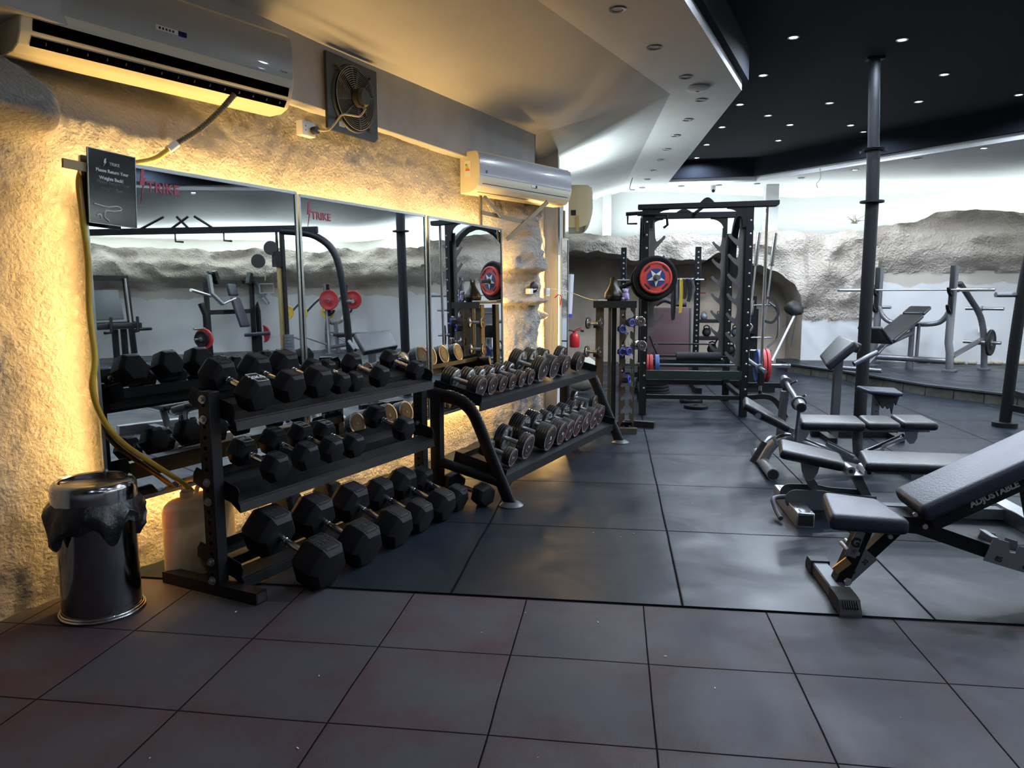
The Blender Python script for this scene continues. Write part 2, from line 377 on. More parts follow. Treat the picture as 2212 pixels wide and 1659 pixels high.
# ------------------------------------------------------------------ structure
# floor: rubber tiles in front, rubber mats behind
b = B(); b._f(b._v([(-6, -5, 0), (13, -5, 0), (13, 3.04, 0), (-6, 3.04, 0)], None)); struct('floor', b, tile_m)
b = B(); b.prism([(-4, 3.045), (13, 3.045), (13, 14.6), (-4, 14.6)], .012, z0=-.006); struct('floor', b, mat_m)
# raised platform along the rock wall
PF = [(2.85, 13.6), (2.85, 12.7), (3.10, 12.2), (3.44, 11.5), (3.94, 9.97), (4.57, 9.05), (5.6, 8.3), (7.4, 7.6), (8.8, 6.0), (9.2, 3.0), (9.2, -4), (13, -4), (13, 14), (8, 14)]
b = B(); b.prism(PF, .15, z0=0); o = struct('floor', b, plat_m)
b = B(); ed = PF[1:11]
for a, c in zip(ed, ed[1:]):
    a, c = Vector(a), Vector(c); d = c-a; n = max(1, round(d.length/.42)); t = d.normalized(); nn = Vector((-t.y, t.x))
    if nn.dot(Vector((-1, -1))) < 0: nn = -nn
    for i in range(n):
        m = a+d*((i+.5)/n) + nn*(-.028+random.uniform(-.004, .004))
        b.box((m.x, m.y, .064), (d.length/n-.008, .07, .128), rmat('Z', math.degrees(math.atan2(t.y, t.x))), bev=.006, seg=1)
struct('trim_1', b, blockm)
b = B()
for a, c in zip(ed, ed[1:]):
    b.tube([(a[0], a[1], .143), (c[0], c[1], .143)], 0, sec=(.06, .022, 'rect'), upv=((c[1]-a[1]), -(c[0]-a[0]), 0))
struct('trim_2', b, mat('platform_edge_strip', (.10, .11, .12), .3, .7))

# left wall: rough stucco relief
def wl(s, z):
    p = -3.14
    p -= .20*ss(3.3, 2.2, s)*ss(2.05, 2.35, z)
    v = Vector((s*1.0, z*1.0, 3.1))
    p += .035*noise.noise(v*1.3) + .016*noise.noise(v*4) + .009*noise.noise(v*11) + .007*noise.noise(v*24) + .005*noise.noise(v*40)
    # bulge below the near air conditioner
    zb = 1.98 + .05*noise.noise(Vector((s*2, 0, 1)))
    se = 1.98 - .38*ss(2.1, 2.5, z)
    p += .22*ss(se+.06, se-.10, s)*ss(zb-.03, zb+.06, z)
    p += .05*ss(1.9, .6, s)*ss(.9, .2, z)
    # pillar between the mirrors
    e = .03*noise.noise(Vector((0, z*3, 7)))
    pil = (.25*ss(5.78+e, 5.84+e, s)+.75*ss(5.80+e, 6.5+e, s))*ss(6.60+e, 6.53+e, s)
    p += .20*pil + pil*(.05*noise.noise(v*5) + .03*noise.noise(v*13) + .015*noise.noise(v*30))
    k = max(0, 1-abs(s-6.22)/.30); top = 1.95-.38*(1-k)
    p += .11*ss(1.52, 1.56, z)*ss(top+.03, top-.05, z)*(1 if k > 0 else 0)*min(1, k*3) * (1+.5*noise.noise(v*14))
    p += .11*ss(5.86, 5.95, s)*ss(6.5, 6.4, s)*ss(1.22, 1.25, z)*ss(1.31, 1.28, z)*(1+.5*noise.noise(v*12))
    p -= .06*ss(5.95, 6.05, s)*ss(6.45, 6.35, s)*ss(1.28, 1.31, z)*ss(1.50, 1.44, z)
    p += .14*ss(6.78, 6.86, s)*ss(6.98, 6.9, s)*ss(1.05, 1.09, z)*ss(1.19, 1.12, z)
    return p
b = B(); ds = .02; NS = int((7.12-.3)/ds); NZ = 125; S0 = .3
g = [[b.bm.verts.new(W(S0+i*ds, wl(S0+i*ds, j*.02), j*.02-.02)) for j in range(NZ)] for i in range(NS)]
for i in range(NS-1):
    for j in range(NZ-1): b._f([g[i][j], g[i+1][j], g[i+1][j+1], g[i][j+1]])
struct('wall_left', b, stuccom, ang=180)
# solid behind it and the turned wall that carries the last air conditioner
b = B(); b.m = None
P0 = W(7.10, -3.16); T1 = Vector((-.05, 1, 0)).normalized()
q = [P0, P0+WN*.16, P0+WN*.16+T1*2.9, P0+T1*2.9-Vector((2.2, 0, 0)), P0-Vector((2.2, 0, 0))]
b.prism([(v.x, v.y) for v in q], 3.2, z0=0); struct('wall_left', b, mat('plain_wall', (.52, .52, .50), .8, bump=.2, bscale=30))
b = B(); b._f(b._v([W(-2.2, -3.45), W(7.1, -3.45), W(7.1, -3.45, 3.2), W(-2.2, -3.45, 3.2)], None)); struct('wall_left', b, greywall)
# smooth beam above the stucco
b = B(); b.m = fm((0, 0, 0), WT, -WN)
b.box((2.2, 3.25, 2.66), (8.9, .40, .50), bev=.006, seg=1); struct('trim_3', b, greywall)
# ceiling: flat ring, sloping outer panels, recessed black field
H1, HB = 3.187, 3.56
INN = [(-1.9, -5), (-1.3, -.2), (.34, 4.88), (1.14, 7.37), (.86, 13.36), (2.35, 13.27), (4.96, 10.16), (7.3, 6.9), (7.9, 3), (7.9, -5)]
OUT = [(-4.2, -5), (-2.6, 0), (-.52, 4.98), (.49, 7.40), (.07, 14.45), (2.8, 13.9), (5.3, 10.55), (7.75, 7.2), (8.4, 3.1), (8.4, -5)]
b = B(); vi = b._v([(x, y, H1) for x, y in INN], None); vo = b._v([(x, y, H1) for x, y in OUT], None)
for i in range(len(INN)-1): b._f([vi[i], vo[i], vo[i+1], vi[i+1]])
lip = b._v([(x, y, H1+.085) for x, y in INN], None)
for i in range(len(INN)-1): b._f([vi[i], vi[i+1], lip[i+1], lip[i]])
struct('ceiling', b, whitewall)
b = B(); e = b._v([(x, y, H1+.085) for x, y in INN], None)
cx, cy = 3.2, 5.0
INB = [(x+(.06 if x < 2 else -.06), y-(.06 if y > 10 else 0)) for x, y in INN]
k0 = b._v([(x, y, H1+.085) for x, y in INB], None); k1 = b._v([(x, y, HB) for x, y in INB], None)
for i in range(len(INN)-1):
    b._f([e[i], e[i+1], k0[i+1], k0[i]]); b._f([k0[i], k0[i+1], k1[i+1], k1[i]])
b._f([k1[i] for i in range(len(INN))]); struct('ceiling', b, blackceil)
b = B(); wa = [W(-6, -3.05, 2.86), W(-1, -3.05, 2.84), W(3.6, -3.05, 2.79), W(6.66, -3.05, 2.83)]
oo = [(-4.2, -5), (-2.6, 0), (-.52, 4.98), (.49, 7.4)]
va = b._v(wa, None); vb = b._v([(x, y, H1) for x, y in oo], None)
b._f([va[0], va[1], vb[1], vb[0]]); b._f([va[1], va[2], vb[2], vb[1]]); b._f([va[2], va[3], vb[3]]); b._f([va[2], vb[3], vb[2]])
struct('ceiling', b, whitewall)
b = B(); q = b._v([(.49, 7.4, H1), (.07, 14.45, H1), (-3.2, 14.45, 2.28), W(6.66, -3.05, 2.83), W(7.2, -3.3, 2.62)], None)
b._f([q[0], q[1], q[2]]); b._f([q[0], q[2], q[4]]); b._f([q[0], q[4], q[3]]); struct('ceiling', b, whitewall)
UW = [(-3.2, 14.3), (3.35, 14.3), (5.95, 13.6), (8.4, 13.5), (10.8, 12.5), (12.25, 9.95), (12.9, 7.5), (12.9, -5)]
b = B(); uo = [(.07, 14.45), (2.8, 13.9), (5.3, 10.55), (7.75, 7.2), (8.4, 3.1), (8.4, -5)]
vo = b._v([(x, y, H1) for x, y in uo], None); vu = b._v([(x, y, 3.02 if i < 3 else 2.80) for i, (x, y) in enumerate(UW[1:])], None)
for tri in ((vo[0], vu[0], vo[1]), (vo[1], vu[0], vu[1]), (vo[1], vu[1], vo[2]), (vo[2], vu[1], vu[2]), (vo[2], vu[2], vu[3]), (vo[2], vu[3], vo[3]), (vo[3], vu[3], vu[4]), (vo[3], vu[4], vo[4]), (vo[4], vu[4], vu[5]), (vo[4], vu[5], vu[6]), (vo[4], vu[6], vo[5])): b._f(list(tri), False)
struct('ceiling', b, whitewall, ang=5)
# upper white wall above the ledge
b = B(); lo = b._v([(x, y, 2.2) for x, y in UW], None); hi = b._v([(x, y, 3.3 if i == 0 else (3.25 if i == 1 else (3.02 if i < 4 else 2.80))) for i, (x, y) in enumerate(UW)], None)
for i in range(len(UW)-1): b._f([lo[i], lo[i+1], hi[i+1], hi[i]], False)
wm, nt_, bb = node_mat('white_painted_brick'); N = NT(nt_); tc = N.n('ShaderNodeTexCoord'); sp = N.n('ShaderNodeSeparateXYZ'); N.l(tc.outputs['Object'], sp.inputs[0])
cb = N.n('ShaderNodeCombineXYZ'); N.l(N.math('ADD', sp.outputs[0], sp.outputs[1]), cb.inputs[0]); N.l(sp.outputs[2], cb.inputs[1])
bt = N.n('ShaderNodeTexBrick'); bt.inputs['Scale'].default_value = 1; bt.inputs['Brick Width'].default_value = .4; bt.inputs['Row Height'].default_value = .09; bt.inputs['Mortar Size'].default_value = .006
bt.inputs['Color1'].default_value = (1, 1, 1, 1); bt.inputs['Color2'].default_value = (.9, .9, .9, 1); bt.inputs['Mortar'].default_value = (.3, .3, .3, 1)
N.l(cb.outputs[0], bt.inputs['Vector']); ns = N.n('ShaderNodeTexNoise'); ns.inputs['Scale'].default_value = 9; ns.inputs['Detail'].default_value = 8; N.l(tc.outputs['Object'], ns.inputs['Vector'])
bp = N.n('ShaderNodeBump'); bp.inputs['Strength'].default_value = .5; bp.inputs['Distance'].default_value = .02; N.l(N.math('ADD', N.math('MULTIPLY', bt.outputs[0], .3), ns.outputs['Fac']), bp.inputs['Height']); N.l(bp.outputs[0], bb.inputs['Normal'])
bb.inputs['Base Color'].default_value = (.60, .62, .61, 1); bb.inputs['Roughness'].default_value = .8
struct('wall_back', b, wm)
for i, (x, w_) in enumerate(((-.17, .16), (2.69, .22))):
    b = B(); b.box((x, 14.1 if i == 0 else 13.75, 2.80), (w_, .22, .86), bev=.005, seg=1); struct('trim_%d' % (4+i), b, whitewall)
# rock wall with cave
RP = [(-2.6, 13.25), (3.2, 13.3), (4.2, 13.3), (5.6, 12.85), (8.0, 12.75), (10.0, 11.9), (11.35, 9.6), (12.0, 7.5), (12.0, -4)]
def top_z(x):
    T = [(-3, 2.06), (-.32, 2.03), (.1, 1.98), (.28, 1.88), (.88, 1.90), (1.55, 1.87), (1.70, 1.98), (1.82, 2.02), (1.98, 1.95), (2.14, 1.89), (2.76, 1.65), (3.0, 1.46), (3.10, 1.27), (3.16, 1.05), (3.3, 1.0)]
    for (a, za), (c, zc) in zip(T, T[1:]):
        if a <= x <= c: return za+(zc-za)*(x-a)/(c-a)
    return -1
pts = []; acc = 0
for a, c in zip(RP, RP[1:]):
    a, c = Vector(a), Vector(c); d = c-a; n = max(1, int(d.length/(.05 if c.x < 8.5 and c.y > 11 else .09)))
    for i in range(n):
        pts.append((a+d*(i/n), d.normalized()))
NZ = 54; b = B(); g = []; info = []
for i, (p, t) in enumerate(pts):
    tt = Vector((0, 0)); k = 0
    for j in range(max(0, i-8), min(len(pts), i+9)): tt += pts[j][1]; k += 1
    t = tt.normalized(); n = Vector((t.y, -t.x)); col = []; ci = []
    for j in range(NZ):
        z = j*.0475*(.937+.09*ss(4.2, 5.2, p.x))
        if p.x < 4.0:
            zr = z; tz = top_z(min(p.x, 3.165))
            tz = tz if p.x > 3.165 else top_z(p.x) + .035*noise.noise(Vector((p.x*5, 3, 0))) + .015*noise.noise(Vector((p.x*15, 8, 0))); jb = 40
            z = tz*j/jb if j <= jb else tz+(2.36-tz)*(j-jb)/(NZ-1-jb)
            tb = ss(3.165, 4.0, p.x); z = z*(1-tb)+zr*tb
        v = Vector((p.x, p.y, z)); cave = p.x < 3.165 and j < jb
        low = (p.x >= 3.2) and (z < (.87 if p.x < 4.35 and p.y > 13 else 1.66) + .02*noise.noise(v*5))
        zt = z
        if cave: off = -.95 + .06*noise.noise(v*1.5); kind = 1
        elif low: off = -.02 + .008*noise.noise(v*2); kind = 2
        else:
            off = .13 + .17*noise.noise(v*.9) + .11*(.5-abs(noise.noise(v*1.9))*2) + .05*noise.noise(v*4) + .03*noise.noise(v*9) + .012*noise.noise(v*21)
            ht = 1.66 if p.x >= 4.35 else 1.0
            if p.x >= 3.2: off *= ss(ht-.02, ht+.35, z)*.8+.2; off += .10*ss(ht+.02, ht+.25, z)
            off -= .12*ss(2.2, 2.4, z); kind = 0
            zt = z + (.10*noise.noise(v*1.1) + .06*noise.noise(v*3.3) + .03*noise.noise(v*8))*ss(1.9, 2.36, z)
            if p.x > 7: zt -= .06*ss(7, 10, p.x)*ss(1.8, 2.5, z)
        q = p + n*off; col.append(b.bm.verts.new((q.x, q.y, zt))); ci.append(kind)
    for bk in (.10, .75):
        q = p - n*bk; col.append(b.bm.verts.new((q.x, q.y, 2.27))); ci.append(0)
    g.append(col); info.append(ci)
for i in range(len(g)-1):
    for j in range(NZ+1):
        k = min(info[i][j], info[i+1][j], info[i][j+1], info[i+1][j+1]) if 1 not in (info[i][j], info[i+1][j], info[i][j+1], info[i+1][j+1]) else 1
        if k == 1 and 0 in (info[i][j], info[i+1][j], info[i][j+1], info[i+1][j+1]): k = 0 if j > 37 or False else 1
        b.mi = k; b._f([g[i][j], g[i][j+1], g[i+1][j+1], g[i+1][j]])
struct('wall_back', b, [ledgew, caveb, lowwhite], ang=42)
# closing walls behind the camera
b = B(); b._f(b._v([(-6, -5, 0), (13, -5, 0), (13, -5, 3.6), (-6, -5, 3.6)], None)); struct('wall_front', b, whitewall)
b = B(); b._f(b._v([(-3.3, 8.2, 0), (-3.3, 14.6, 0), (-3.3, 14.6, 3.3), (-3.3, 8.2, 3.3)], None)); struct('wall_side', b, whitewall)
# engraved club name on the cave wall
b = B(); b.text('STRIKE', .42, .004, fm((1.02, 14.02, 1.42), (1, 0, 0), (0, 0, 1)), bold=0); 
tag(obj('wall_lettering', b, mat('faded_red_outline', (.20, .07, .05), .8)), 'large faded red STRIKE lettering on the cave wall behind the power rack', 'lettering')

# support pole
pc = Vector((2.455, 7.73, 0))
t = thing('support_pole', 'tall black steel support pole with welded collars rising to the black ceiling', 'pole', pc)
b = B(); b.tube([(0, 0, 0), (.005, 0, 2.2), (-.01, 0, 2.67)], .060, 20); obj('lower_tube', b, polem, t)
b = B(); b.tube([(-.01, 0, 2.67), (-.045, 0, 3.50)], .052, 20); b.box((-.045, 0, 3.52), (.16, .10, .03)); obj('upper_tube', b, polem, t)
b = B(); b.lathe([(0, .11), (.018, .11)], (.003, 0, 2.18)); obj('collar', b, polem, t)
b = B(); b.lathe([(0, .085), (.02, .10), (.03, .06)], (-.008, 0, 2.67)); b.box((.09, 0, 2.67), (.05, .03, .02)); b.box((-.10, .02, 2.66), (.05, .03, .02)); obj('collar', b, polem, t)
b = B(); b.lathe([(0, .12), (.012, .12)], (0, 0, 0)); obj('base_plate', b, polem, t)

# recessed lamps in the black ceiling
proto = None
names_far = ['nearest to the top edge', 'at the top edge right of the pole', 'topmost, cut by the picture edge']
for i, (x, y) in enumerate(SPOTS):
    lit = i not in DIM
    key = 'spot_%s' % lit
    if key not in MATS:
        b = B(); b.lathe([(0, .045), (-.004, .052), (-.008, .050), (-.008, .036), (-.002, .034)], (0, 0, 0), n=24); m1 = b.mesh('trim_ring', steel)
        b = B(); b.lathe([(-.003, .034), (-.0031, .001)], (0, 0, 0), n=20, caps=True); m2 = b.mesh('lens', strip_em if lit else plaster_lens)
        MATS[key] = (m1, m2)
    rows = {0: 'just inside the white ceiling corner', 1: 'right beside the top of the support pole', 2: 'cut by the top edge of the photo', 3: 'left of the pole, level with the smoke detector', 4: 'right of the pole, upper right', 5: 'beside the white ceiling corner', 6: 'right of the pole in the middle row', 7: 'farthest right, near the picture edge', 8: 'just left of the pole in the far row', 9: 'just right of the pole in the far row', 10: 'third from the far end along the left edge', 11: 'second from the far end along the left edge', 12: 'far middle of the black ceiling', 13: 'farthest along the left edge', 14: 'close to the far dark step by the pole', 15: 'near the middle', 16: 'left of centre'}
    t = thing('ceiling_spotlight', ('bright' if lit else 'dim') + ' recessed spotlight in the black ceiling, ' + rows[i], 'ceiling light', (x, y, HB), group='recessed spots in the black ceiling')
    obj('trim_ring', MATS[key][0], None, t); obj('lens', MATS[key][1], None, t)
RING = [(-.01, 5.2), (.27, 6.01), (.58, 6.84), (.80, 7.65), (.75, 8.48), (.69, 9.29), (.64, 10.14), (.60, 10.92), (.55, 11.84), (.50, 12.72), (.45, 13.69), (1.13, 13.6), (1.77, 13.58), (2.4, 13.5), (3.0, 12.95), (3.62, 12.25), (4.2, 11.4), (4.75, 10.7), (5.25, 10.05), (6.3, 8.72), (7.40, 7.2), (8.1, 5.2), (8.15, 3.0), (8.15, .8)]
rl = ['nearest the camera by the top edge', 'second along the warm lit side', 'third, just before the smoke detector', 'at the ceiling corner past the smoke detector', 'first after the ceiling corner', 'second after the ceiling corner', 'third after the ceiling corner', 'fourth after the ceiling corner', 'fifth after the ceiling corner', 'sixth after the ceiling corner', 'in the far left corner of the ring', 'left of the security camera', 'right of the security camera', 'above the white column', 'first on the right arm of the ring', 'lit, left of the pole', 'unlit, just left of the pole', 'lit, right of the pole', 'unlit, near the right picture edge', 'lit, first beyond the right picture edge', 'lit, second beyond the right picture edge', 'lit, third beyond the right picture edge', 'lit, fourth beyond the right picture edge', 'lit, fifth beyond the right picture edge']
b = B(); b.lathe([(0, .050), (-.004, .058), (-.010, .055), (-.008, .038), (.0, .034)], (0, 0, 0), n=24); r1 = b.mesh('trim_ring', silver)
b = B(); b.lathe([(-.004, .036), (-.0045, .001)], (0, 0, 0), n=20); r2 = b.mesh('lens', lens_off)
b = B(); b.lathe([(-.004, .036), (-.0045, .001)], (0, 0, 0), n=20); r3 = b.mesh('lens', strip_em)
for i, (x, y) in enumerate(RING):
    t = thing('ceiling_downlight', 'small round downlight in the white ceiling ring, ' + rl[i], 'ceiling light', (x, y, H1), group='downlights of the white ceiling ring')
    obj('trim_ring', r1, None, t); obj('lens', r3 if i in (15, 17, 19, 20, 21, 22, 23) else r2, None, t)
t = thing('smoke_detector', 'round white smoke detector on the white ceiling ring near its corner', 'smoke detector', (.72, 7.18, H1))
b = B(); b.lathe([(0, .085), (-.012, .10), (-.03, .098), (-.042, .06), (-.044, .001)], n=32); obj('cover', b, white, t)
b = B(); b.lathe([(-.045, .018), (-.048, .001)], n=16); obj('lens', b, gpaint, t)
t = thing('security_camera', 'small white dome camera with black lens hanging from the far ceiling ring', 'camera', (1.68, 13.66, H1))
b = B(); b.cyl((0, 0, 0), (0, 0, -.05), .05, 20); b.sphere((0, -.01, -.08), .05); obj('body', b, white, t)
b = B(); b.cyl((0, -.03, -.09), (0, -.07, -.10), .028, 16); obj('lens', b, blackm, t)
# ------------------------------------------------------------------ mirrors
frame_m = mat('mirror_backing', (.25, .24, .2), .6)
def mirror_panel(s0, s1, z0, z1, th, tilt, p, label):
    d = Vector((math.sin(R(th)), math.cos(R(th)), 0)); n = Vector((math.cos(R(th)), -math.sin(R(th)), 0))
    upv = (Vector((0, 0, 1))*math.cos(R(tilt)) - n*math.sin(R(tilt)))
    c = W((s0+s1)/2, p, (z0+z1)/2); M = fm(c, d, upv)
    t = thing('wall_mirror', label, 'mirror', M=M, group='mirror panels on the stucco wall')
    w_, h = s1-s0, z1-z0
    b = B(); b.box((0, 0, 0), (w_, h, .006)); obj('mirror_glass', b, mirror, t)
    b = B()
    for sx in (-1, 1): b.box((sx*(w_/2-.004), 0, .003), (.016, h, .012))
    for sy in (-1, 1): b.box((0, sy*(h/2-.004), .003), (w_, .016, .012))
    obj('edge_trim', b, mat('mirror_trim', (.62, .66, .66), .2, .9), t)
    b = B(); b.box((0, 0, -.012), (w_-.10, h-.12, .016)); obj('backing_board', b, frame_m, t)
    return t, M, w_, h
M1 = mirror_panel(1.99, 3.235, .400, 1.880, 18.5, .5, -2.95, 'large wall mirror nearest the camera, behind the hex dumbbell rack')
M2 = mirror_panel(3.265, 4.535, .400, 1.872, 19.2, .6, -2.95, 'middle wall mirror, showing the pole and a loaded barbell')
M3 = mirror_panel(4.560, 5.775, .405, 1.868, 16.9, .5, -2.95, 'wall mirror beside the stucco pillar, showing the vase')
M4 = mirror_panel(7.07, 7.26, .30, 1.875, 17.5, 0, -2.95, 'narrow mirror edge past the stucco pillar, seen almost edge-on')
ledm = mat('led_tape', (1, .8, .4), .5, emit=(1.0, .66, .20), estr=9)
for q0, q1, lb in ((W(5.785, -2.985, .45), W(5.785, -2.985, 1.82), 'thin glowing warm LED strip along the right edge of the mirror beside the pillar'), (W(7.055, -2.965, .36), W(7.055, -2.965, 1.70), 'bright warm LED strip on the left edge of the far narrow mirror')):
    b = B(); b.tube([q0, q1], 0, sec=(.012, .006, 'rect'), upv=WT); tag(obj('led_strip', b, ledm), lb, 'light strip')
# red club stickers on the mirrors
def strike(M, x, y, sz):
    t = thing('mirror_sticker', '', 'sticker', M=M @ Matrix.Translation((x, y, .0045)))
    b = B(); k = sz; b.prism([(-.10*k, 1.15*k), (.16*k, 1.35*k), (.02*k, .62*k), (.20*k, .66*k), (-.30*k, -1.10*k), (-.06*k, .12*k), (-.30*k, .10*k)], .001); obj('lightning_bolt', b, textr, t)
    b = B(); b.text('TRIKE', .95*k, .0005, Matrix.Translation((.24*k, .05*k, 0)), bold=.02*k, align='LEFT', spacing=1.05); obj('lettering', b, textr, t)
    return t
strike(M1[1], -M1[2]/2+.285, M1[3]/2-.090, .066)['label'] = 'red STRIKE sticker with lightning bolt on the nearest mirror'
strike(M2[1], -M2[2]/2+.085, M2[3]/2-.110, .064)['label'] = 'red STRIKE sticker with lightning bolt on the middle mirror'

# black acrylic notice
sp0 = W(2.085, -2.90, 1.755); dsg = (WT*math.cos(R(-2.5)) + Vector((0, 0, 1))*math.sin(R(-2.5))).normalized()
usg = WN.cross(dsg)
MS = fm(sp0, dsg, usg)
t = thing('notice_board', 'glossy black notice reading Please Return Your Weights Back over the corner of the nearest mirror', 'sign', M=MS)
b = B(); b.box((0, 0, 0), (.215, .300, .008), bev=.001, seg=1); obj('board', b, mat('black_acrylic', (.012, .016, .016), .12), t)
b = B()
for q in ((0, .1495, .225-.01, .003), (0, -.1495, .215, .003)): b.box((q[0], q[1], .004), (q[2], q[3], .004))
for sx in (-1, 1): b.box((sx*.1065, 0, .004), (.003, .300, .004))
obj('edge_trim', b, mat('sign_edge', (.45, .55, .55), .2, .5), t)
b = B(); T = lambda s, sz, x, y, bo=0: b.text(s, sz, .0004, Matrix.Translation((x, y, .0046)), bold=bo)
T('TRIKE', .018, .010, .100, 0); b.prism([(-.034, .116), (-.026, .121), (-.029, .106), (-.025, .107), (-.040, .084), (-.033, .100), (-.038, .100)], .0004, z0=.0046)
T('Please Return Your', .0185, 0, .068, .0006); T('Weights Back!', .0185, -.005, .038, .0006); obj('lettering', b, textw, t)
b = B(); T('Please Return Your', .0185, .004, .022); T('Weights Back', .0185, -.003, -.004); obj('lettering', b, mat('faded_print', (.13, .15, .15), .5), t, label='faded double of the lettering')
b = B()
b.tube(smooth_path([(-.085, -.072, .005), (-.03, -.078, .005), (.02, -.070, .005), (.035, -.082, .005), (.0, -.092, .005), (-.035, -.095, .005), (-.040, -.12, .005), (-.02, -.135, .005)]), .0032, 6)
b.tube(smooth_path([(-.075, -.118, .005), (-.06, -.112, .005), (-.055, -.13, .005)]), .003, 6); obj('chipped_paint', b, label_w, t)
b = B(); b.box((-.135, .07, -.012), (.13, .035, .012)); tag(obj('wooden_batten', b, mat('pale_wood', (.45, .33, .17), .6), None), 'short pale wooden batten behind the black notice on the stucco', 'batten').matrix_world = MS

# ------------------------------------------------------------------ air conditioners
def ac(name_label, M, L, H, D, front, louver_open, label):
    """local x along the unit, -y towards the room, z up from the bottom back edge"""
    t = thing('air_conditioner', label, 'air conditioner', M=M)
    prof = [(0, 0), (.50*D, 0), (.74*D, .05*H), (.90*D, .16*H), (.985*D, .30*H), (1.0*D, .42*H), (.985*D, .80*H), (.93*D, .93*H), (.80*D, 1.0*H), (0, H)]
    MP_ = Matrix(((0, 0, 1, 0), (-1, 0, 0, 0), (0, 1, 0, 0), (0, 0, 0, 1)))
    b = B(); b.prism(prof, L, M=MP_, bev=.010, seg=3); obj('body', b, front[1], t, ang=30)
    # front panel: thin skin over the upper front
    pr = [(1.0*D, .40*H), (1.008*D, .43*H), (.996*D, .80*H), (.945*D, .94*H), (.93*D, .93*H), (.98*D, .80*H)]
    b = B(); b.prism(pr, L-.012, M=MP_); obj('front_panel', b, front[0], t, ang=30)
    b = B()
    def lp(u, v):   # point on the curved lower outlet, u 0..1 from below to front
        pts_ = [(.50*D, 0), (.74*D, .05*H), (.90*D, .16*H), (.985*D, .30*H), (1.0*D, .40*H)]
        x = u*(len(pts_)-1); i = min(int(x), len(pts_)-2); f = x-i; a, c = pts_[i], pts_[i+1]
        return (-(a[0]+(c[0]-a[0])*f), a[1]+(c[1]-a[1])*f)
    if louver_open:
        for u0, u1 in ((.27, .45), (.55, .74)):
            us = [u0+(u1-u0)*i/4 for i in range(5)]; top = []; inn = []
            for x in (-L/2+.045, L/2-.03):
                top.append(b._v([(x, lp(u, 0)[0]-.0025, lp(u, 0)[1]-.0025) for u in us], None))
            for i in range(4): b._f([top[0][i], top[1][i], top[1][i+1], top[0][i+1]])
        obj('air_outlet', b, mat('hole_dark', (.001, .001, .001), 1.0, spec=0), t)
        b = B()
        for i in range(15):
            x = -L/2+.10+i*(L-.17)/14
            y, z = lp(.37, 0); b.box((x, y-.003, z-.003), (.003, .010, .010))
        obj('vane', b, gpaint, t, kind='stuff')
    else:
        for u0, u1 in ((.15, .18), (.60, .63)):
            for x in (0,):
                y0, z0 = lp(u0, 0); y1, z1 = lp(u1, 0)
                v = b._v([(-L/2+.05, y0-.002, z0-.002), (L/2-.05, y0-.002, z0-.002), (L/2-.05, y1-.002, z1-.002), (-L/2+.05, y1-.002, z1-.002)], None); b._f(v)
        obj('air_outlet', b, gpaint, t)
    return t
# near unit
Aang = R(90-27.5); a0 = W(1.87, -3.075); dA = Vector((math.sin(R(27.5)), math.cos(R(27.5)), 0)); nA = Vector((dA.y, -dA.x, 0))
c = a0 + dA*.655 - nA*.215; c.z = 2.290
ac1 = ac('', fm(c, dA, -nA), 1.31, .40, .215, (acgrey, cream), True, 'large white wall air conditioner with open outlet slots, above the mirrors at top left')
b = B(); b.box((-.05, -.2165, .225), (.105, .002, .022)); obj('control_sticker', b, label_w, ac1)
b = B(); b.box((.025, -.2178, .225), (.040, .002, .022)); obj('display', b, mat('navy_display', (.01, .012, .06), .15), ac1)
b = B()
for i in range(5): b.box((-.085+i*.016, -.218, .225), (.009, .001, .010))
obj('control_icons', b, textd, ac1)
b = B(); b.text('Carrier', .016, .0004, fm((.59, -.2172, .19), (1, 0, 0), (0, 0, 1)), shear=.3); obj('maker_mark', b, textd, ac1)
# far unit on its bracket
dB = Vector((math.sin(R(31.3)), math.cos(R(31.3)), 0)); nB = Vector((dB.y, -dB.x, 0))
c = W(5.30, -2.915) + dB*.64 - nB*.215; c.z = 2.125
ac2 = ac('', fm(c, dB, -nB), 1.29, .33, .215, (acmat, cream), False, 'white wall air conditioner with glossy blue-grey front above the stucco pillar')
b = B(); b.box((-.647, -.09, .19), (.001, .07, .13)); obj('energy_label', b, label_w, ac2)
for k, (cl, ww) in enumerate((((.03, .35, .05), .02), ((.3, .55, .05), .027), ((.65, .6, .03), .034), ((.7, .3, .02), .041), ((.6, .03, .02), .048))):
    b = B(); b.box((-.6482, -.085-ww/2+.02, .225-.011*k), (.001, ww, .008)); obj('rating_bar', b, mat('rating%d' % k, cl, .5), ac2)
b = B(); b.box((.06, -.2175, .115), (.055, .002, .020)); obj('control_sticker', b, label_w, ac2)
b = B(); b.box((.10, -.2185, .115), (.022, .002, .022)); obj('display', b, blackm, ac2)
b = B(); b.cyl((-.56, -.214, .165), (-.56, -.2185, .165), .013, 20); obj('badge', b, mat('navy_badge', (.01, .03, .12), .3), ac2)
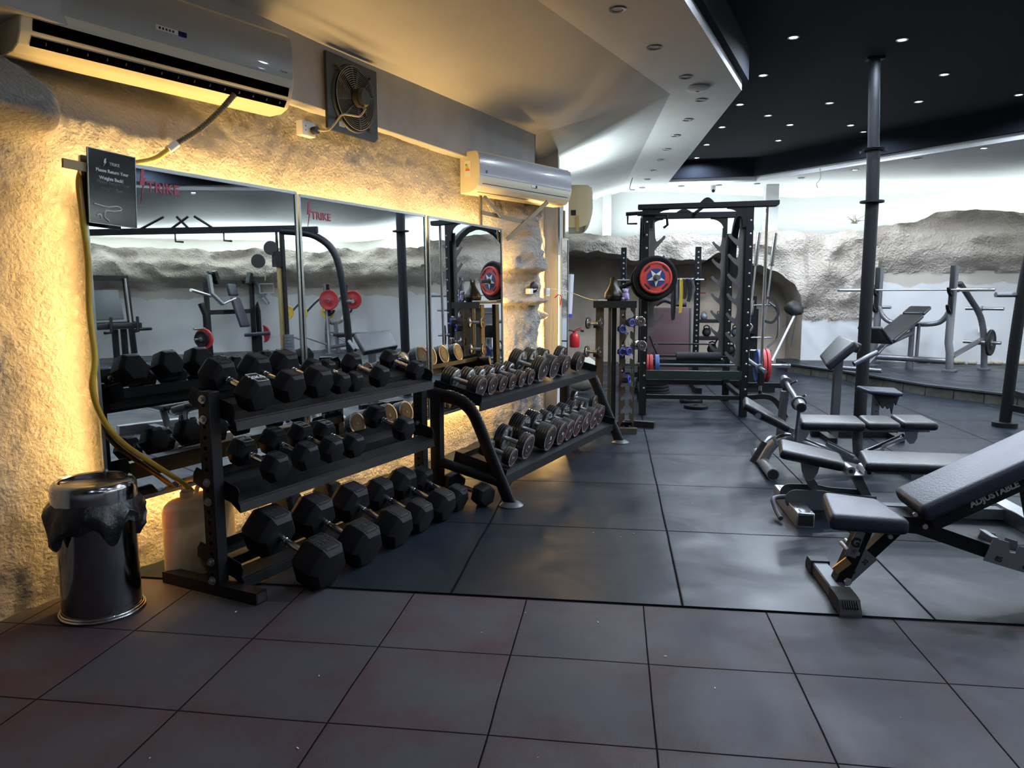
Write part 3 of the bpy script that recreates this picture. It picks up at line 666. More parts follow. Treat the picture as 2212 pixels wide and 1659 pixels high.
# steel angle bracket below it
t = thing('wall_bracket', 'raw steel angle bracket under the far end of the air conditioner by the pillar', 'bracket')
br = mat('raw_steel', (.20, .16, .10), .5, .6)
q0 = W(5.50, -3.02, 2.14); q1 = W(5.50, -3.02, 1.88)
b = B(); b.tube([q0, q1], 0, sec=(.035, .012, 'rect'), upv=WT); obj('upright', b, br, t)
b = B(); b.tube([W(5.50, -3.01, 1.985), W(6.15, -2.80, 1.93)], 0, sec=(.035, .012, 'rect'), upv=(0, 0, 1)); obj('crossbar', b, br, t)
b = B(); b.tube([W(6.2, -2.72, 2.13), W(5.80, -2.93, 1.78)], 0, sec=(.035, .012, 'rect'), upv=(0, 0, 1)); obj('diagonal_bar', b, br, t)
b = B(); b.tube([W(5.52, -3.00, 2.12), W(5.68, -2.92, 1.97)], 0, sec=(.03, .010, 'rect'), upv=(0, 0, 1)); obj('diagonal_bar', b, br, t)
t = thing('hanging_batten', 'dark flat steel strip hanging from the right end of the far air conditioner', 'bracket')
b = B(); b.tube([W(6.93, -2.86, 2.13), W(6.93, -2.86, 1.86)], 0, sec=(.03, .012, 'rect'), upv=WT); obj('strip', b, br, t)
# third unit seen from its side
dC = Vector((-.06, 1, 0)).normalized(); nC = Vector((dC.y, -dC.x, 0)); c = Vector((-.485, 7.72, 1.985)) + dC*.42
ac3 = ac('', fm(c, dC, -nC), .84, .43, .245, (acmat, mat('ac_yellowed', (.66, .60, .38), .4)), False, 'yellowed air conditioner seen from its end, behind the far air conditioner')
b = B(); b.box((-.422, -.05, .15), (.004, .05, .055)); obj('side_opening', b, blackm, ac3)
b = B(); b.tube([(-.43, -.09, .12), (-.43, -.095, -.04)], 0, sec=(.030, .003, 'rect'), upv=(0, 1, 0)); obj('tape_strip', b, mat('tan_tape', (.5, .33, .12), .5), ac3)

# ------------------------------------------------------------------ extractor fan + socket
MF = fm(W(3.85, -3.035, 2.525), WT, (0, 0, 1))
t = thing('extractor_fan', 'square black extractor fan with round wire guard set in the grey beam', 'fan', M=MF)
b = B(); b.prism([(-.245, -.215), (-.215, -.215-.01), (.215, -.225), (.245, -.195), (.245, .225), (-.245, .225)], .02, z0=0)
b.lathe([(.02, .205), (.03, .20), (.03, .19), (.0, .185)], n=40, caps=False); obj('mounting_plate', b, mat('fan_black', (.012, .013, .013), .45), t)
b = B(); b.lathe([(.021, .186), (.0215, .001)], n=32); obj('fan_opening', b, mat('fan_dark', (.004, .004, .004), .9), t)
for k in range(5):
    b = B(); a = k*72
    b.m = Matrix.Rotation(R(a), 4, 'Z') @ Matrix.Translation((0, 0, .026)) @ Matrix.Rotation(R(25), 4, 'X')
    b.prism([(.04, -.03), (.17, -.055), (.178, .045), (.04, .025)], .003); obj('fan_blade', b, mat('blade_grey', (.008, .008, .008), .5), t)
b = B()
for k in range(12): b.torus((0, 0, .045), (0, 0, 1), .05+k*.0125, .0024, 48, 5)
for k in range(4):
    a = R(k*90+12); b.tube([(.05*math.cos(a), .05*math.sin(a), .047), (.19*math.cos(a), .19*math.sin(a), .044)], .002, 5)
obj('wire_guard', b, mat('guard_wire', (.35, .33, .28), .4, .4), t)
b = B()
for sx, sy in ((-1, 1), (1, 1), (-1, -1), (1, -1)): b.tube([(sx*.03, sy*.03, .055), (sx*.155, sy*.155, .035)], 0, sec=(.012, .008, 'rect'), upv=(0, 0, 1)); b.cyl((sx*.158, sy*.158, .02), (sx*.158, sy*.158, .042), .008, 10)
obj('motor_strut', b, mat('strut_dark', (.05, .048, .04), .4, .5), t)
b = B(); b.lathe([(.04, .055), (.10, .058), (.118, .045), (.12, .001)], n=24); obj('motor', b, mat('motor_black', (.02, .019, .016), .5), t)
b = B(); b.box((-.12, -.175, .022), (.05, .03, .002)); obj('rating_label', b, label_w, t)
MSK = fm(W(3.465, -3.065, 2.275), WT, (0, 0, 1))
t = thing('power_socket', 'white double wall socket with a black plug, below left of the extractor fan', 'socket', M=MSK)
b = B(); b.box((0, 0, 0), (.115, .085, .05), bev=.008); obj('plate', b, white, t)
b = B(); b.cyl((.03, -.005, .02), (.03, -.005, .06), .022, 16); b.cyl((-.03, .012, .0255), (-.03, .012, .0262), .004, 8); b.cyl((-.03, -.012, .0255), (-.03, -.012, .0262), .004, 8); obj('plug', b, blackm, t)
P = [W(3.50, -3.01, 2.27), W(3.56, -2.98, 2.28), W(3.62, -2.97, 2.335), W(3.66, -2.955, 2.385), W(3.74, -2.955, 2.40), W(3.82, -2.945, 2.41), W(3.86, -2.93, 2.46)]
b = B(); b.tube(smooth_path(P), .006, 8); tag(obj('fan_cable', b, mat('beige_cable', (.5, .42, .25), .5)), 'beige cable from the fan motor down to the wall socket', 'cable')
# ------------------------------------------------------------------ drain hose
P = [W(2.80, -2.93, 2.30), W(2.72, -2.96, 2.20), W(2.62, -2.99, 2.10), W(2.50, -3.01, 2.015)]
t = thing('drain_hose', 'yellowed plastic drain hose from the near air conditioner into the jerrycan', 'hose')
b = B(); b.tube(smooth_path(P, 6), .013, 10)
P_ = smooth_path(P, 10)
for i in range(0, len(P_)-1, 1):
    b.torus(P_[i], P_[i+1]-P_[i], .0135, .002, 12, 5)
obj('corrugated_section', b, mat('grey_hose', (.08, .07, .05), .6), t)
b = B(); b.cyl(W(2.51, -3.01, 2.022), W(2.465, -3.015, 1.985), .018, 14); obj('tape_joint', b, label_w, t)
P2 = [W(2.47, -3.015, 1.99), W(2.38, -3.02, 1.93), W(2.22, -3.02, 1.885), W(2.08, -3.01, 1.862), W(1.99, -2.965, 1.80), W(1.965, -2.93, 1.66), W(1.975, -2.93, 1.45), W(1.97, -2.935, 1.25), W(1.975, -2.93, 1.05), W(1.955, -2.93, .93), W(1.985, -2.925, .80), W(2.06, -2.91, .68), W(2.18, -2.895, .57), W(2.33, -2.88, .44), W(2.375, -2.875, .39)]
b = B(); b.tube(smooth_path(P2, 8), .0125, 10); obj('clear_section', b, mat('yellow_hose', (.70, .44, .05), .30, bump=.1, bscale=40, col2=(.50, .28, .03), vscale=5), t)

# ------------------------------------------------------------------ bin
t = thing('waste_bin', 'cylindrical polished steel waste bin with swing lid and black bin liner', 'bin', (-2.118, 2.70, 0))
blk = mat('bin_steel', (.24, .24, .26), .13, 1.0, rvar=.04, vscale=4)
b = B(); b.lathe([(0, .155), (.012, .158), (.02, .150), (.48, .147)], n=48); obj('body', b, blk, t)
b = B(); b.torus((0, 0, .010), (0, 0, 1), .160, .005, 48, 8); b.torus((0, 0, .020), (0, 0, 1), .155, .004, 48, 8); obj('base_ring', b, chrome, t)
b = B(); b.lathe([(.475, .160), (.532, .160), (.550, .156), (.562, .146), (.567, .134), (.562, .128), (.545, .127), (.50, .127)], n=56, caps=False); obj('lid_ring', b, mat('bin_chrome', (.42, .42, .45), .14, 1.0), t)
b = B(); b.m = Matrix.Translation((0, 0, .545)) @ Matrix.Rotation(R(-7), 4, 'X'); b.lathe([(-.004, .118), (0, .122), (.003, .118)], n=40); obj('swing_lid', b, mat('lid_steel', (.10, .10, .115), .35, 1.0), t)
b = B(); n = 64; rings = []
for j in range(9):
    f = j/8; ring = []
    for i in range(n):
        a = 2*math.pi*i/n; v = Vector((math.cos(a)*1.6, math.sin(a)*1.6, 5))
        L_ = .11 + .09*noise.noise(v*1.1+Vector((3, 0, 0))) + .025*math.sin(a*9)
        r_ = .156 + .030*math.sin(f*math.pi*.8) + .012*noise.noise(Vector((a*3, f*3, 2)))*f*2 + .008*math.sin(a*17+f*3)*f
        ring.append((r_*math.cos(a), r_*math.sin(a), .492-max(.05, L_)*f))
    rings.append(b._v(ring, None))
b.skin(rings, False, False); obj('bin_liner', b, mat('black_plastic_film', (.010, .010, .012), .28, bump=.6, bscale=18), t)
# ------------------------------------------------------------------ jerrycan
MJ = fm(W(2.42, -2.885, 0), WT, -WN)
t = thing('jerrycan', 'translucent plastic jerrycan on the floor behind the hex dumbbell rack', 'jerrycan', M=MJ)
jm = mat('jerrycan_plastic', (.86, .62, .34), .45, var=.2, vscale=4)  # warm glow of the wall strips put into the plastic's base colour
jm.node_tree.nodes['Principled BSDF'].inputs['Subsurface Weight'].default_value = .7
jm.node_tree.nodes['Principled BSDF'].inputs['Subsurface Scale'].default_value = 1.0
jm.node_tree.nodes['Principled BSDF'].inputs['Subsurface Radius'].default_value = (.06, .045, .02)
b = B(); b.lathe([(0, .85), (.012, .93), (.04, 1), (.24, 1.0), (.25, .985), (.26, 1.0), (.33, 1.0), (.355, .93), (.368, .80)], n=4, ph=R(45))
for v in b.bm.verts: v.co.x *= .150*1.414; v.co.y *= .120*1.414
b._bevel(list(b.bm.faces), .018, 3); obj('body', b, jm, t)
b = B(); b.cyl((-.07, .0, .36), (-.07, 0, .395), .030, 20); b.cyl((-.07, 0, .392), (-.07, 0, .405), .024, 20); obj('neck', b, jm, t)
b = B(); b.tube(smooth_path([(-.02, 0, .362), (0, 0, .405), (.06, 0, .41), (.10, 0, .362)]), .011, 10); obj('handle', b, jm, t)

# ------------------------------------------------------------------ hex dumbbell rack
t = thing('dumbbell_rack', 'three-tier black steel rack full of hex dumbbells in front of the nearest mirror', 'dumbbell rack', W(2.2, -2.566), WANG)
hexrack = t
def upright(x):
    b = B(); b.box((x, 0, .475), (.060, .070, .86), bev=.004, seg=1)
    for k in range(17):
        z = .085+k*.048
        b.cyl((x-.0305, 0, z), (x-.0312, 0, z), .008, 12) if False else None
    u = obj('upright', b, black, t)
    b = B()
    for k in range(17):
        z = .095+k*.047
        for sx in (-1, 1): b.cyl((x+sx*.0295, -.0, z), (x+sx*.0307, -.0, z), .0085, 12)
    obj('hole_row', b, mat('hole_dark', (.001, .001, .001), 1.0, spec=0), u)
    for z in (.873, .786, .508, .423, .152, .067):
        b = B(); b.cyl((x-.030, 0, z), (x-.036, 0, z), .0185, 20); b.cyl((x-.036, 0, z), (x-.047, 0, z), .011, 6); obj('bolt', b, steel, u)
    b = B(); b.tube([(x, -.255, .027), (x, .325, .027)], 0, sec=(.062, .052, 'rect'), upv=(1, 0, 0)); f = obj('foot', b, black, t)
    for yy in (-.2555, .3255): b = B(); b.box((x, yy, .027), (.050, .002, .040)); obj('tube_opening', b, blackm, f)
upright(.03); upright(1.66)
def tier(dz, lip):
    pl = [(.138, .550), (.160, .520), (.164, .479), (.10, .452), (-.102, .404), (-.120, .460), (-.114, .478), (-.100, .489), (0.01, .518)]
    MPl = lambda x: Matrix(((0, 0, 1, x), (1, 0, 0, 0), (0, 1, 0, dz), (0, 0, 0, 1)))
    for x in (.064, 1.626):
        b = B(); b.prism(pl, .006, M=MPl(x), bev=.002, seg=1); obj('tray_end_plate', b, black, t)
    b = B()                                           # front rail: sloping ledge with a folded front
    b.prism([(-.118, .412), (-.030, .432), (-.030, .438), (-.112, .420), (-.118, .372), (-.124, .372)], 1.565, M=MPl(.845)); obj('front_rail', b, black, t)
    b = B(); b.prism([(.045, .452), (.150, .474), (.150, .520), (.144, .520), (.143, .480), (.045, .458), (.045, .412), (.050, .412)], 1.565, M=MPl(.845)); obj('back_rail', b, black, t)
tier(.362, 1); tier(0, 1); tier(-.345, 1)
def hexhead(b, x0, x1, r):
    c = (x1-x0)*.20; rings = []
    for x, k in ((x0, .76), (x0+c, 1.0), (x1-c, 1.0), (x1, .76)):
        rings.append(b._v([(x, r*k*math.cos(R(60*i)), r*k*math.sin(R(60*i))) for i in range(6)], None))
    n0 = len(b.bm.faces); b.skin(rings, smooth=False); b.bm.faces.ensure_lookup_table()
    fs = list(b.bm.faces)[n0:]; b._bevel(fs, .005, 2)
def hex_dumbbell(r, gap, txt=None, tcol=None, side=1):
    L = r*1.30; k = 'hx%.4f%.3f%s%d' % (r, gap, txt, side)
    if k in MATS: return MATS[k]
    out = []
    for sx in (-1, 1):
        b = B(); x0, x1 = (gap/2, gap/2+L); (x0, x1) = (x0, x1) if sx > 0 else (-x1, -x0); hexhead(b, x0, x1, r); m = b.mesh('head', rubber, 25)
        xm = (x0+x1)/2; zt = r*.866
        b = B(); w2, h2 = L*.36, r*.36
        for q in ((0, h2, w2*2, .003), (0, -h2, w2*2, .003)): b.box((xm+q[0], q[1], zt+.0004), (q[2], q[3], .0014))
        for q in (-w2, w2): b.box((xm+q, 0, zt+.0004), (.003, h2*2, .0014))
        if txt: b.text(txt, r*.42, .001, Matrix.Translation((xm, 0, zt+.0006)) @ Matrix.Rotation(R(90), 4, 'Z'), bold=.0006)
        m2 = b.mesh('weight_marking', (tcol or textd) if sx == side else textd); out.append((m, m2))
    b = B(); g2 = gap/2+.004
    b.lathe([(-g2, .013), (-g2+.008, .0175), (-g2+.018, .0175), (-g2+.020, .0135), (-g2+.026, .0135), (-g2+.028, .017), (-g2+.034, .017), (-g2+.037, .0145), (-.03, .0155), (0, .0175), (.03, .0155), (g2-.037, .0145), (g2-.034, .017), (g2-.028, .017), (g2-.026, .0135), (g2-.020, .0135), (g2-.018, .0175), (g2-.008, .0175), (g2, .013)], (0, 0, 0), (1, 0, 0), n=20)
    MATS[k] = (out, b.mesh('handle', chrome)); return MATS[k]
def put_hex(A, Bp, r, gap, label, group, txt=None, tcol=None, roll=0, side=1):
    M = axm(A, Bp) @ Matrix.Rotation(R(roll), 4, 'X')
    o = thing('hex_dumbbell', label, 'dumbbell', M=M, group=group)
    (h, hd) = hex_dumbbell(r, gap, txt, tcol, side)
    for i, (m, m2) in enumerate(h):
        e = obj('head', m, None, o); obj('weight_marking', m2, None, e)
    obj('handle', hd, None, o)
    return o
ordn = ['nearest', 'second', 'third', 'fourth', 'fifth', 'sixth', 'seventh']
TOPR = [(2.360, .085, .887, .968, '20KG', textw), (2.575, .081, .893, .975, None, None), (2.765, .084, .893, .978, None, None), (2.935, .060, .868, .945, None, None), (3.045, .056, .862, .940, '7', None), (3.265, .064, .868, .932, None, None), (3.610, .061, .868, .936, None, None)]
for i, (s, r, zf, zb, tx, tc_) in enumerate(TOPR):
    gap = .115; D = gap+r*1.42; pf = -2.45+.02; pb = pf-D*.95
    put_hex(W(s, pb, zf+D*.31), W(s, pf, zf), r, gap, 'black hex dumbbell, %s from the near end on the top tier of the rack' % ordn[i] if i < 6 else 'black hex dumbbell at the far end of the top tier', 'hex dumbbells on the top tier', tx, tc_)
MIDR = [(2.470, .072, .532, '10KG', textw), (2.670, .073, .542, '25KG', None), (2.855, .070, .540, '12.5', textw), (3.030, .068, .526, '15KG', textw), (3.490, .073, .540, None, None)]
for i, (s, r, zf, tx, tc_) in enumerate(MIDR):
    gap = .115; D = gap+r*1.42; pf = -2.435; pb = pf-D*.96
    put_hex(W(s, pb, zf+D*.27), W(s, pf, zf), r, gap, ['black hex dumbbell nearest the left post on the middle tier', 'black hex dumbbell, second on the middle tier', 'black hex dumbbell, third on the middle tier', 'black hex dumbbell, fourth on the middle tier, with a bare stretch after it', 'black hex dumbbell alone at the far end of the middle tier'][i], 'hex dumbbells on the middle tier', tx, tc_, side=-1)
LOWR = [(2.475, .122, '35KG'), (2.775, .115, '30KG'), (3.065, .110, None), (3.315, .097, None), (3.545, .100, None), (3.755, .084, None)]
for i, (s, r, tx) in enumerate(LOWR):
    gap = .155; D = gap+r*1.36; pb = -2.50; pf = pb+D*.93; zf = r*.93+.006; zb = zf+D*.33
    put_hex(W(s, pb, zb), W(s, pf, zf), r, gap, ['heaviest black hex dumbbell, marked 35KG, nearest on the bottom row', 'large black hex dumbbell, second on the bottom row', 'large black hex dumbbell, third on the bottom row', 'black hex dumbbell, fourth on the bottom row', 'black hex dumbbell, fifth on the bottom row', 'black hex dumbbell, sixth on the bottom row'][i], 'hex dumbbells leaning on the bottom tier', tx, textd)
put_hex(W(4.05, -2.475, .095), W(3.90, -2.105, .071), .077, .20, 'black hex dumbbell set apart at the far end of the bottom row of hex dumbbells', 'hex dumbbells leaning on the bottom tier', None, None, roll=18)
put_hex(W(2.90, -2.80, .185), W(3.25, -2.79, .175), .088, .20, 'black hex dumbbell lying lengthwise behind the bottom row, against its back rail', 'hex dumbbells behind the bottom tier', None, None, roll=12)

# ------------------------------------------------------------------ chrome dumbbell rack
t = thing('dumbbell_rack', 'two-tier black rack with bent oval side tubes holding chrome dumbbells, beside the stucco pillar', 'dumbbell rack', W(3.99, -2.3), WANG)
def Y(p): return -(p+2.3)
for x in (0, 2.16):
    b = B(); b.box((x, Y(-2.525), .34), (.055, .075, .68), bev=.006, seg=2); obj('rear_post', b, black, t)
    P = smooth_path([(x, Y(-2.66), .695), (x, Y(-2.50), .672), (x, Y(-2.36), .645), (x, Y(-2.27), .585), (x, Y(-2.21), .48), (x, Y(-2.13), .30), (x, Y(-1.995), .01)], 6)
    b = B(); b.tube(P, 0, 18, sec=(.048, .085, 'oval'), upv=(1, 0, 0)); leg = obj('bent_leg', b, black, t, ang=60)
    b = B(); b.lathe([(0, .075), (.012, .075), (.030, .050), (.032, .02)], (x, Y(-1.99), 0)); obj('foot_cup', b, mat('foot_grey', (.05, .052, .055), .4), leg)
    b = B(); sq = []
    for i in range(26):                              # pale script running down the tube
        f = i/25; k = 8+f*15; j = int(k); q = P[j].lerp(P[min(j+1, len(P)-1)], k-j); tq = (P[min(j+1, len(P)-1)]-P[j]).normalized(); nq = Vector((1, 0, 0)).cross(tq)
        nq = nq if nq.y < 0 else -nq
        sq.append(q + nq*.0435 + Vector(((.012 if i % 2 else -.010), 0, 0)) + tq*(.008*math.sin(i*2.1)))
    b.tube(sq, .0012, 5); obj('script_marking', b, label_w, leg)
    b = B(); b.tube([(x, Y(-2.51), .235), (x, Y(-2.08), .150)], .032, 16); obj('side_rail', b, black, t)
def tray(y0, z0, y1, z1, lipf, nm):
    d = Vector((0, y1-y0, z1-z0)); L = d.length; ang = math.degrees(math.atan2(z1-z0, y1-y0)); c = ((y0+y1)/2, (z0+z1)/2)
    b = B(); b.box((1.08, c[0], c[1]), (2.12, L, .006), rmat('X', ang)); b.box((1.08, y1-.004, z1-.018), (2.12, .006, .055)); b.box((1.08, y0+.004, z0+.012), (2.12, .006, .035)); obj('tray', b, black, t)
    for x in (.028, 2.132):
        b = B(); b.box((x, c[0], c[1]+.025), (.005, L+.03, .075), rmat('X', ang), bev=.004, seg=1); obj('tray_end_plate', b, black, t)
tray(Y(-2.545), .700, Y(-2.225), .625, .05, 'top'); tray(Y(-2.40), .245, Y(-2.055), .165, .05, 'low')
gold = mat('ring_red_gold', (.38, .06, .035), .4)
def chrome_dumbbell(r, nd, gap):
    k = 'cd%.4f%d%.3f' % (r, nd, gap)
    if k in MATS: return MATS[k]
    th = .0195; L = nd*th+.008; out = []
    for sx in (-1, 1):
        b = B(); x = gap/2
        b.mi = 1; b.lathe([(x-.004, r*.45), (x, r*.62), (x+.004, r*.90), (x+.006, r*.93)], (0, 0, 0), (sx, 0, 0), 32)
        for q in range(nd):
            a = x+.005+q*th
            b.mi = 0; b.lathe([(a, r*.90), (a+.002, r*.985), (a+.0125, r*.985), (a+.0145, r*.93)], (0, 0, 0), (sx, 0, 0), 32)
            b.mi = 1; b.lathe([(a+.0150, r*.93), (a+.0158, r*1.0), (a+.0180, r*1.0), (a+.0195, r*.91)], (0, 0, 0), (sx, 0, 0), 32)
        m = b.mesh('head', [blackm, chrome])
        e = x+.005+nd*th
        b = B(); b.lathe([(e-.004, r*.86), (e+.0015, r*.84), (e+.0015, r*.001)], (0, 0, 0), (sx, 0, 0), 32); m2 = b.mesh('end_cap', mat('end_cap_black', (.016, .014, .012), .45))
        b = B(); b.torus((sx*(e+.002), 0, 0), (1, 0, 0), r*.70, .0011, 36, 6)
        for q in range(3):
            a = R(90+q*120); b.tube([(sx*(e+.002), r*.58*math.cos(a), r*.58*math.sin(a)), (sx*(e+.002), r*.80*math.cos(a), r*.80*math.sin(a))], .0011, 5)
        m3 = b.mesh('red_ring', gold)
        b = B(); Mx = fm((sx*(e+.0022), 0, 0), (0, sx, 0), (0, 0, 1))
        b.text({3: '8', 4: '14', 5: '20'}[nd] if nd in (3, 4, 5) else '5', r*.30, .0005, Mx, bold=.0004); b.box((sx*(e+.002), -r*.38, r*.1), (.001, .002, r*.4)); m4 = b.mesh('weight_marking', textw)
        out.append((m, m2, m3, m4))
    b = B(); h = gap/2
    b.lathe([(-h, .016), (-h+.02, .0150), (-h+.035, .0140), (-.03, .0150), (0, .0165), (.03, .0150), (h-.035, .0140), (h-.02, .0150), (h, .016)], (0, 0, 0), (1, 0, 0), n=20); hd = b.mesh('handle', chrome2)
    MATS[k] = (out, hd); return MATS[k]
def put_cd(A, Bp, r, nd, gap, label, group, roll=0):
    M = axm(A, Bp) @ Matrix.Rotation(R(roll), 4, 'X')
    o = thing('chrome_dumbbell', label, 'dumbbell', M=M, group=group)
    hh, hd = chrome_dumbbell(r, nd, gap)
    for q in hh:
        e = obj('head', q[0], None, o); obj('end_cap', q[1], None, e); obj('red_ring', q[2], None, e); obj('weight_marking', q[3], None, e)
    obj('handle', hd, None, o); return o
TOP = [(4.095, .070, 4), (4.262, .064, 3), (4.412, .058, 3), (4.555, .056, 3), (4.713, .058, 3), (4.862, .058, 3), (5.075, .094, 4), (5.290, .092, 4), (5.520, .084, 4), (5.855, .084, 3)]
tl = ['nearest on the top tray', 'second on the top tray', 'third on the top tray', 'fourth on the top tray', 'fifth on the top tray', 'sixth on the top tray, last of the small ones', 'first of the large ones on the top tray', 'second of the large ones on the top tray', 'second from the far end of the top tray', 'tipped slightly at the far end of the top tray']
for i, (s, r, nd) in enumerate(TOP):
    gap = .105; D = gap+nd*.0195+.01; pf = -2.285-.005*(nd-3); dp, dz = D*.955, D*.25; zf = .648+r*1.02+.002
    zf = max(.70, zf) if r < .06 else zf; zf = .636+ (abs(-2.285+2.225))*.23 + r*1.02+.006
    put_cd(W(s, pf-dp, zf+dz), W(s, pf, zf), r, nd, gap, 'round chrome and black dumbbell, '+tl[i], 'chrome dumbbells on the top tray', roll=i*37)
LOW = [(4.225, .062, 3), (4.46, .090, 3), (4.79, .097, 5), (5.015, .092, 5), (5.19, .084, 4), (5.36, .090, 4), (5.55, .088, 4), (5.735, .088, 4), (5.918, .088, 3)]
ll = ['smallest, nearest on the bottom tray behind the bent leg', 'second on the bottom tray', 'third and fattest on the bottom tray', 'fourth on the bottom tray', 'fifth on the bottom tray', 'sixth on the bottom tray', 'seventh on the bottom tray', 'eighth on the bottom tray', 'last on the bottom tray, by the far leg']
for i, (s, r, nd) in enumerate(LOW):
    gap = .105; D = gap+nd*.0195+.01; pf = -2.12; dp, dz = D*.955, D*.25; zf = .176+.065*.23+r*1.02+.006
    put_cd(W(s, pf-dp, zf+dz), W(s, pf, zf), r, nd, gap, 'round chrome and black dumbbell, '+ll[i], 'chrome dumbbells on the bottom tray', roll=i*53)
put_cd(W(5.82, -2.30, .434), W(5.82, -2.125, .405), .062, 2, .125, 'small chrome dumbbell lying on top of the others on the bottom tray', 'chrome dumbbells on the bottom tray')
# ------------------------------------------------------------------ upright bar and dumbbell tower
t = thing('storage_tower', 'tall dark bronze storage tower with notched side plates and blue collars clipped on', 'storage rack', (0, 7.1, 0))
twm = mat('tower_paint', (.075, .062, .036), .45, .2)
twb = mat('tower_dark', (.014, .014, .013), .45)
b = B(); b.box((0, 0, 1.235), (.40, .34, .02)); b.box((0, -.165, 1.205), (.40, .012, .05)); obj('top_plate', b, twb, t)
b = B(); b.box((-.140, -.10, .62), (.075, .055, 1.19), bev=.004, seg=1); obj('corner_post', b, twm, t)
b = B(); b.box((-.045, -.12, .62), (.030, .03, 1.19)); obj('corner_post', b, twm, t)
b = B(); b.box((-.005, .02, .62), (.045, .06, 1.19)); obj('corner_post', b, twb, t)
b = B(); b.box((-.15, .12, .62), (.05, .05, 1.19)); obj('corner_post', b, twb, t)
def notched(x, flip, m, w0=.06, n=9):
    P = [(0, .02), (0, 1.20), (w0, 1.20)]
    for i in range(n):
        z = 1.16-i*.128; P += [(w0, z), (w0-.035, z-.045), (w0-.042, z-.070), (w0-.028, z-.082), (w0-.010, z-.068), (w0, z-.072)]
    P += [(w0, .02)]
    return [(x+(q if not flip else -q), z) for q, z in P]
MX = lambda y: Matrix(((1, 0, 0, 0), (0, 0, -1, y), (0, 1, 0, 0), (0, 0, 0, 1)))
b = B(); b.prism(notched(.045, False, 1), .006, M=MX(-.15)); obj('notched_plate', b, twm, t)
b = B(); b.prism(notched(.19, True, 1, .045), .006, M=MX(-.11)); obj('notched_plate', b, twm, t)
b = B(); b.box((.185, .05, .62), (.012, .20, 1.19)); obj('side_panel', b, twb, t)
b = B(); b.tube([(-.24, -.17, .03), (.22, -.17, .03)], 0, sec=(.05, .05, 'rect'), upv=(0, 0, 1)); obj('foot', b, twm, t)
b = B(); b.tube([(-.20, .17, .03), (.20, .17, .03)], 0, sec=(.05, .05, 'rect'), upv=(0, 0, 1)); obj('foot', b, twb, t)
b = B(); b.tube([(.12, .22, .035), (.40, .13, .035)], 0, sec=(.06, .06, 'rect'), upv=(0, 0, 1)); obj('foot', b, twb, t)
for z in (1.03, .76):
    b = B(); b.box((-.17, -.12, z-.015), (.055, .08, .045)); obj('cradle', b, twb, t)
for k, (x, z, nd, side) in enumerate(((-.185, 1.04, 1, 0), (-.195, .775, 1, 0))):
    put_cd(Vector((x-.085, 6.93, z)), Vector((x+.085, 6.86, z)), .055, 1, .10, 'small chrome dumbbell on the left side of the storage tower, %s one' % ('upper', 'lower')[k], 'small dumbbells on the storage tower')
for k, (x, z) in enumerate(((.17, 1.055), (.18, .83))):
    put_cd(Vector((x+.02, 7.10, z)), Vector((x+.075, 6.96, z)), .047, 1+k, .08, 'small chrome dumbbell on the right side of the storage tower, %s one' % ('upper', 'lower')[k], 'small dumbbells on the storage tower')
def collar(x, z, a, lab):
    t = thing('barbell_collar', 'blue and black plastic barbell collar on the storage tower, '+lab, 'barbell collar', M=Matrix.Translation((x, 6.90, z)) @ Matrix.Rotation(R(a), 4, 'Z'), group='collars clipped on the storage tower')
    b = B(); b.lathe([(-.035, .030), (-.030, .036), (.020, .036), (.026, .030)], (0, 0, 0), (0, 1, 0), 6, ph=.3); obj('body', b, mat('collar_dark', (.01, .012, .03), .4), t)
    b = B(); b.torus((0, -.036, 0), (0, 1, 0), .032, .007, 6, 6); b.box((.02, 0, .036), (.02, .05, .012)); obj('blue_ring', b, bluep, t)
collar(.135, 1.045, 35, 'topmost'); collar(.060, .985, 20, 'second from the top'); collar(.062, .775, 18, 'left one of the lower pair'); collar(.115, .780, 35, 'right one of the lower pair'); collar(.105, .52, 70, 'lowest')
b = B(); b.tube([(.085, 6.9, .96), (.115, 6.9, .955), (.125, 6.9, .935), (.13, 6.88, .84)], .003, 6); b.tube([(.095, 6.9, .955), (.115, 6.9, .94), (.085, 6.88, .835)], .003, 6); b.torus((.11, 6.9, .955), (0, 1, 0), .018, .003, 16, 6)
tag(obj('spring_clip', b, chrome), 'chrome spring clip hanging on the storage tower under the blue collars', 'clip')
t = thing('vase', 'dark bronze teardrop vase with two flame-shaped lips on top of the storage tower', 'vase', (-.015, 7.03, 1.245))
b = B(); n = 32; rings = []
for z, r in ((0, .066), (.008, .080), (.045, .086), (.052, .086), (.08, .078), (.11, .060), (.14, .042), (.165, .032), (.19, .029), (.205, .030)):
    ring = []
    for i in range(n):
        a = 2*math.pi*i/n; k = max(0, (z-.15)/.065); zz = z + k*.038*(math.cos(2*a)**2 if True else 0) - k*.012
        ring.append((r*(1+.12*k*math.cos(2*a))*math.cos(a), r*math.sin(a)*(1-.1*k), zz))
    rings.append(b._v(ring, None))
b.skin(rings, True, False); obj('body', b, bronze, t, ang=60)
b = B(); b.torus((0, 0, .050), (0, 0, 1), .0862, .0010, 40, 5); obj('seam', b, chrome2, t)
t = thing('plush_toy', 'small lilac plush figure standing beside the vase on the storage tower', 'toy', (.095, 6.99, 1.245))
b = B(); b.sphere((0, 0, .045), .034, 16, (1, .8, 1.3)); b.sphere((0, -.002, .088), .026, 16, (1, .9, 1)); b.sphere((-.022, 0, .105), .009, 10); b.sphere((.022, 0, .105), .009, 10); b.sphere((-.022, -.02, .02), .014, 10); b.sphere((.022, -.02, .02), .014, 10); obj('body', b, purple, t)
b = B(); b.sphere((-.008, -.027, .09), .004, 8); b.sphere((.010, -.027, .09), .004, 8); obj('eye', b, textw, t)
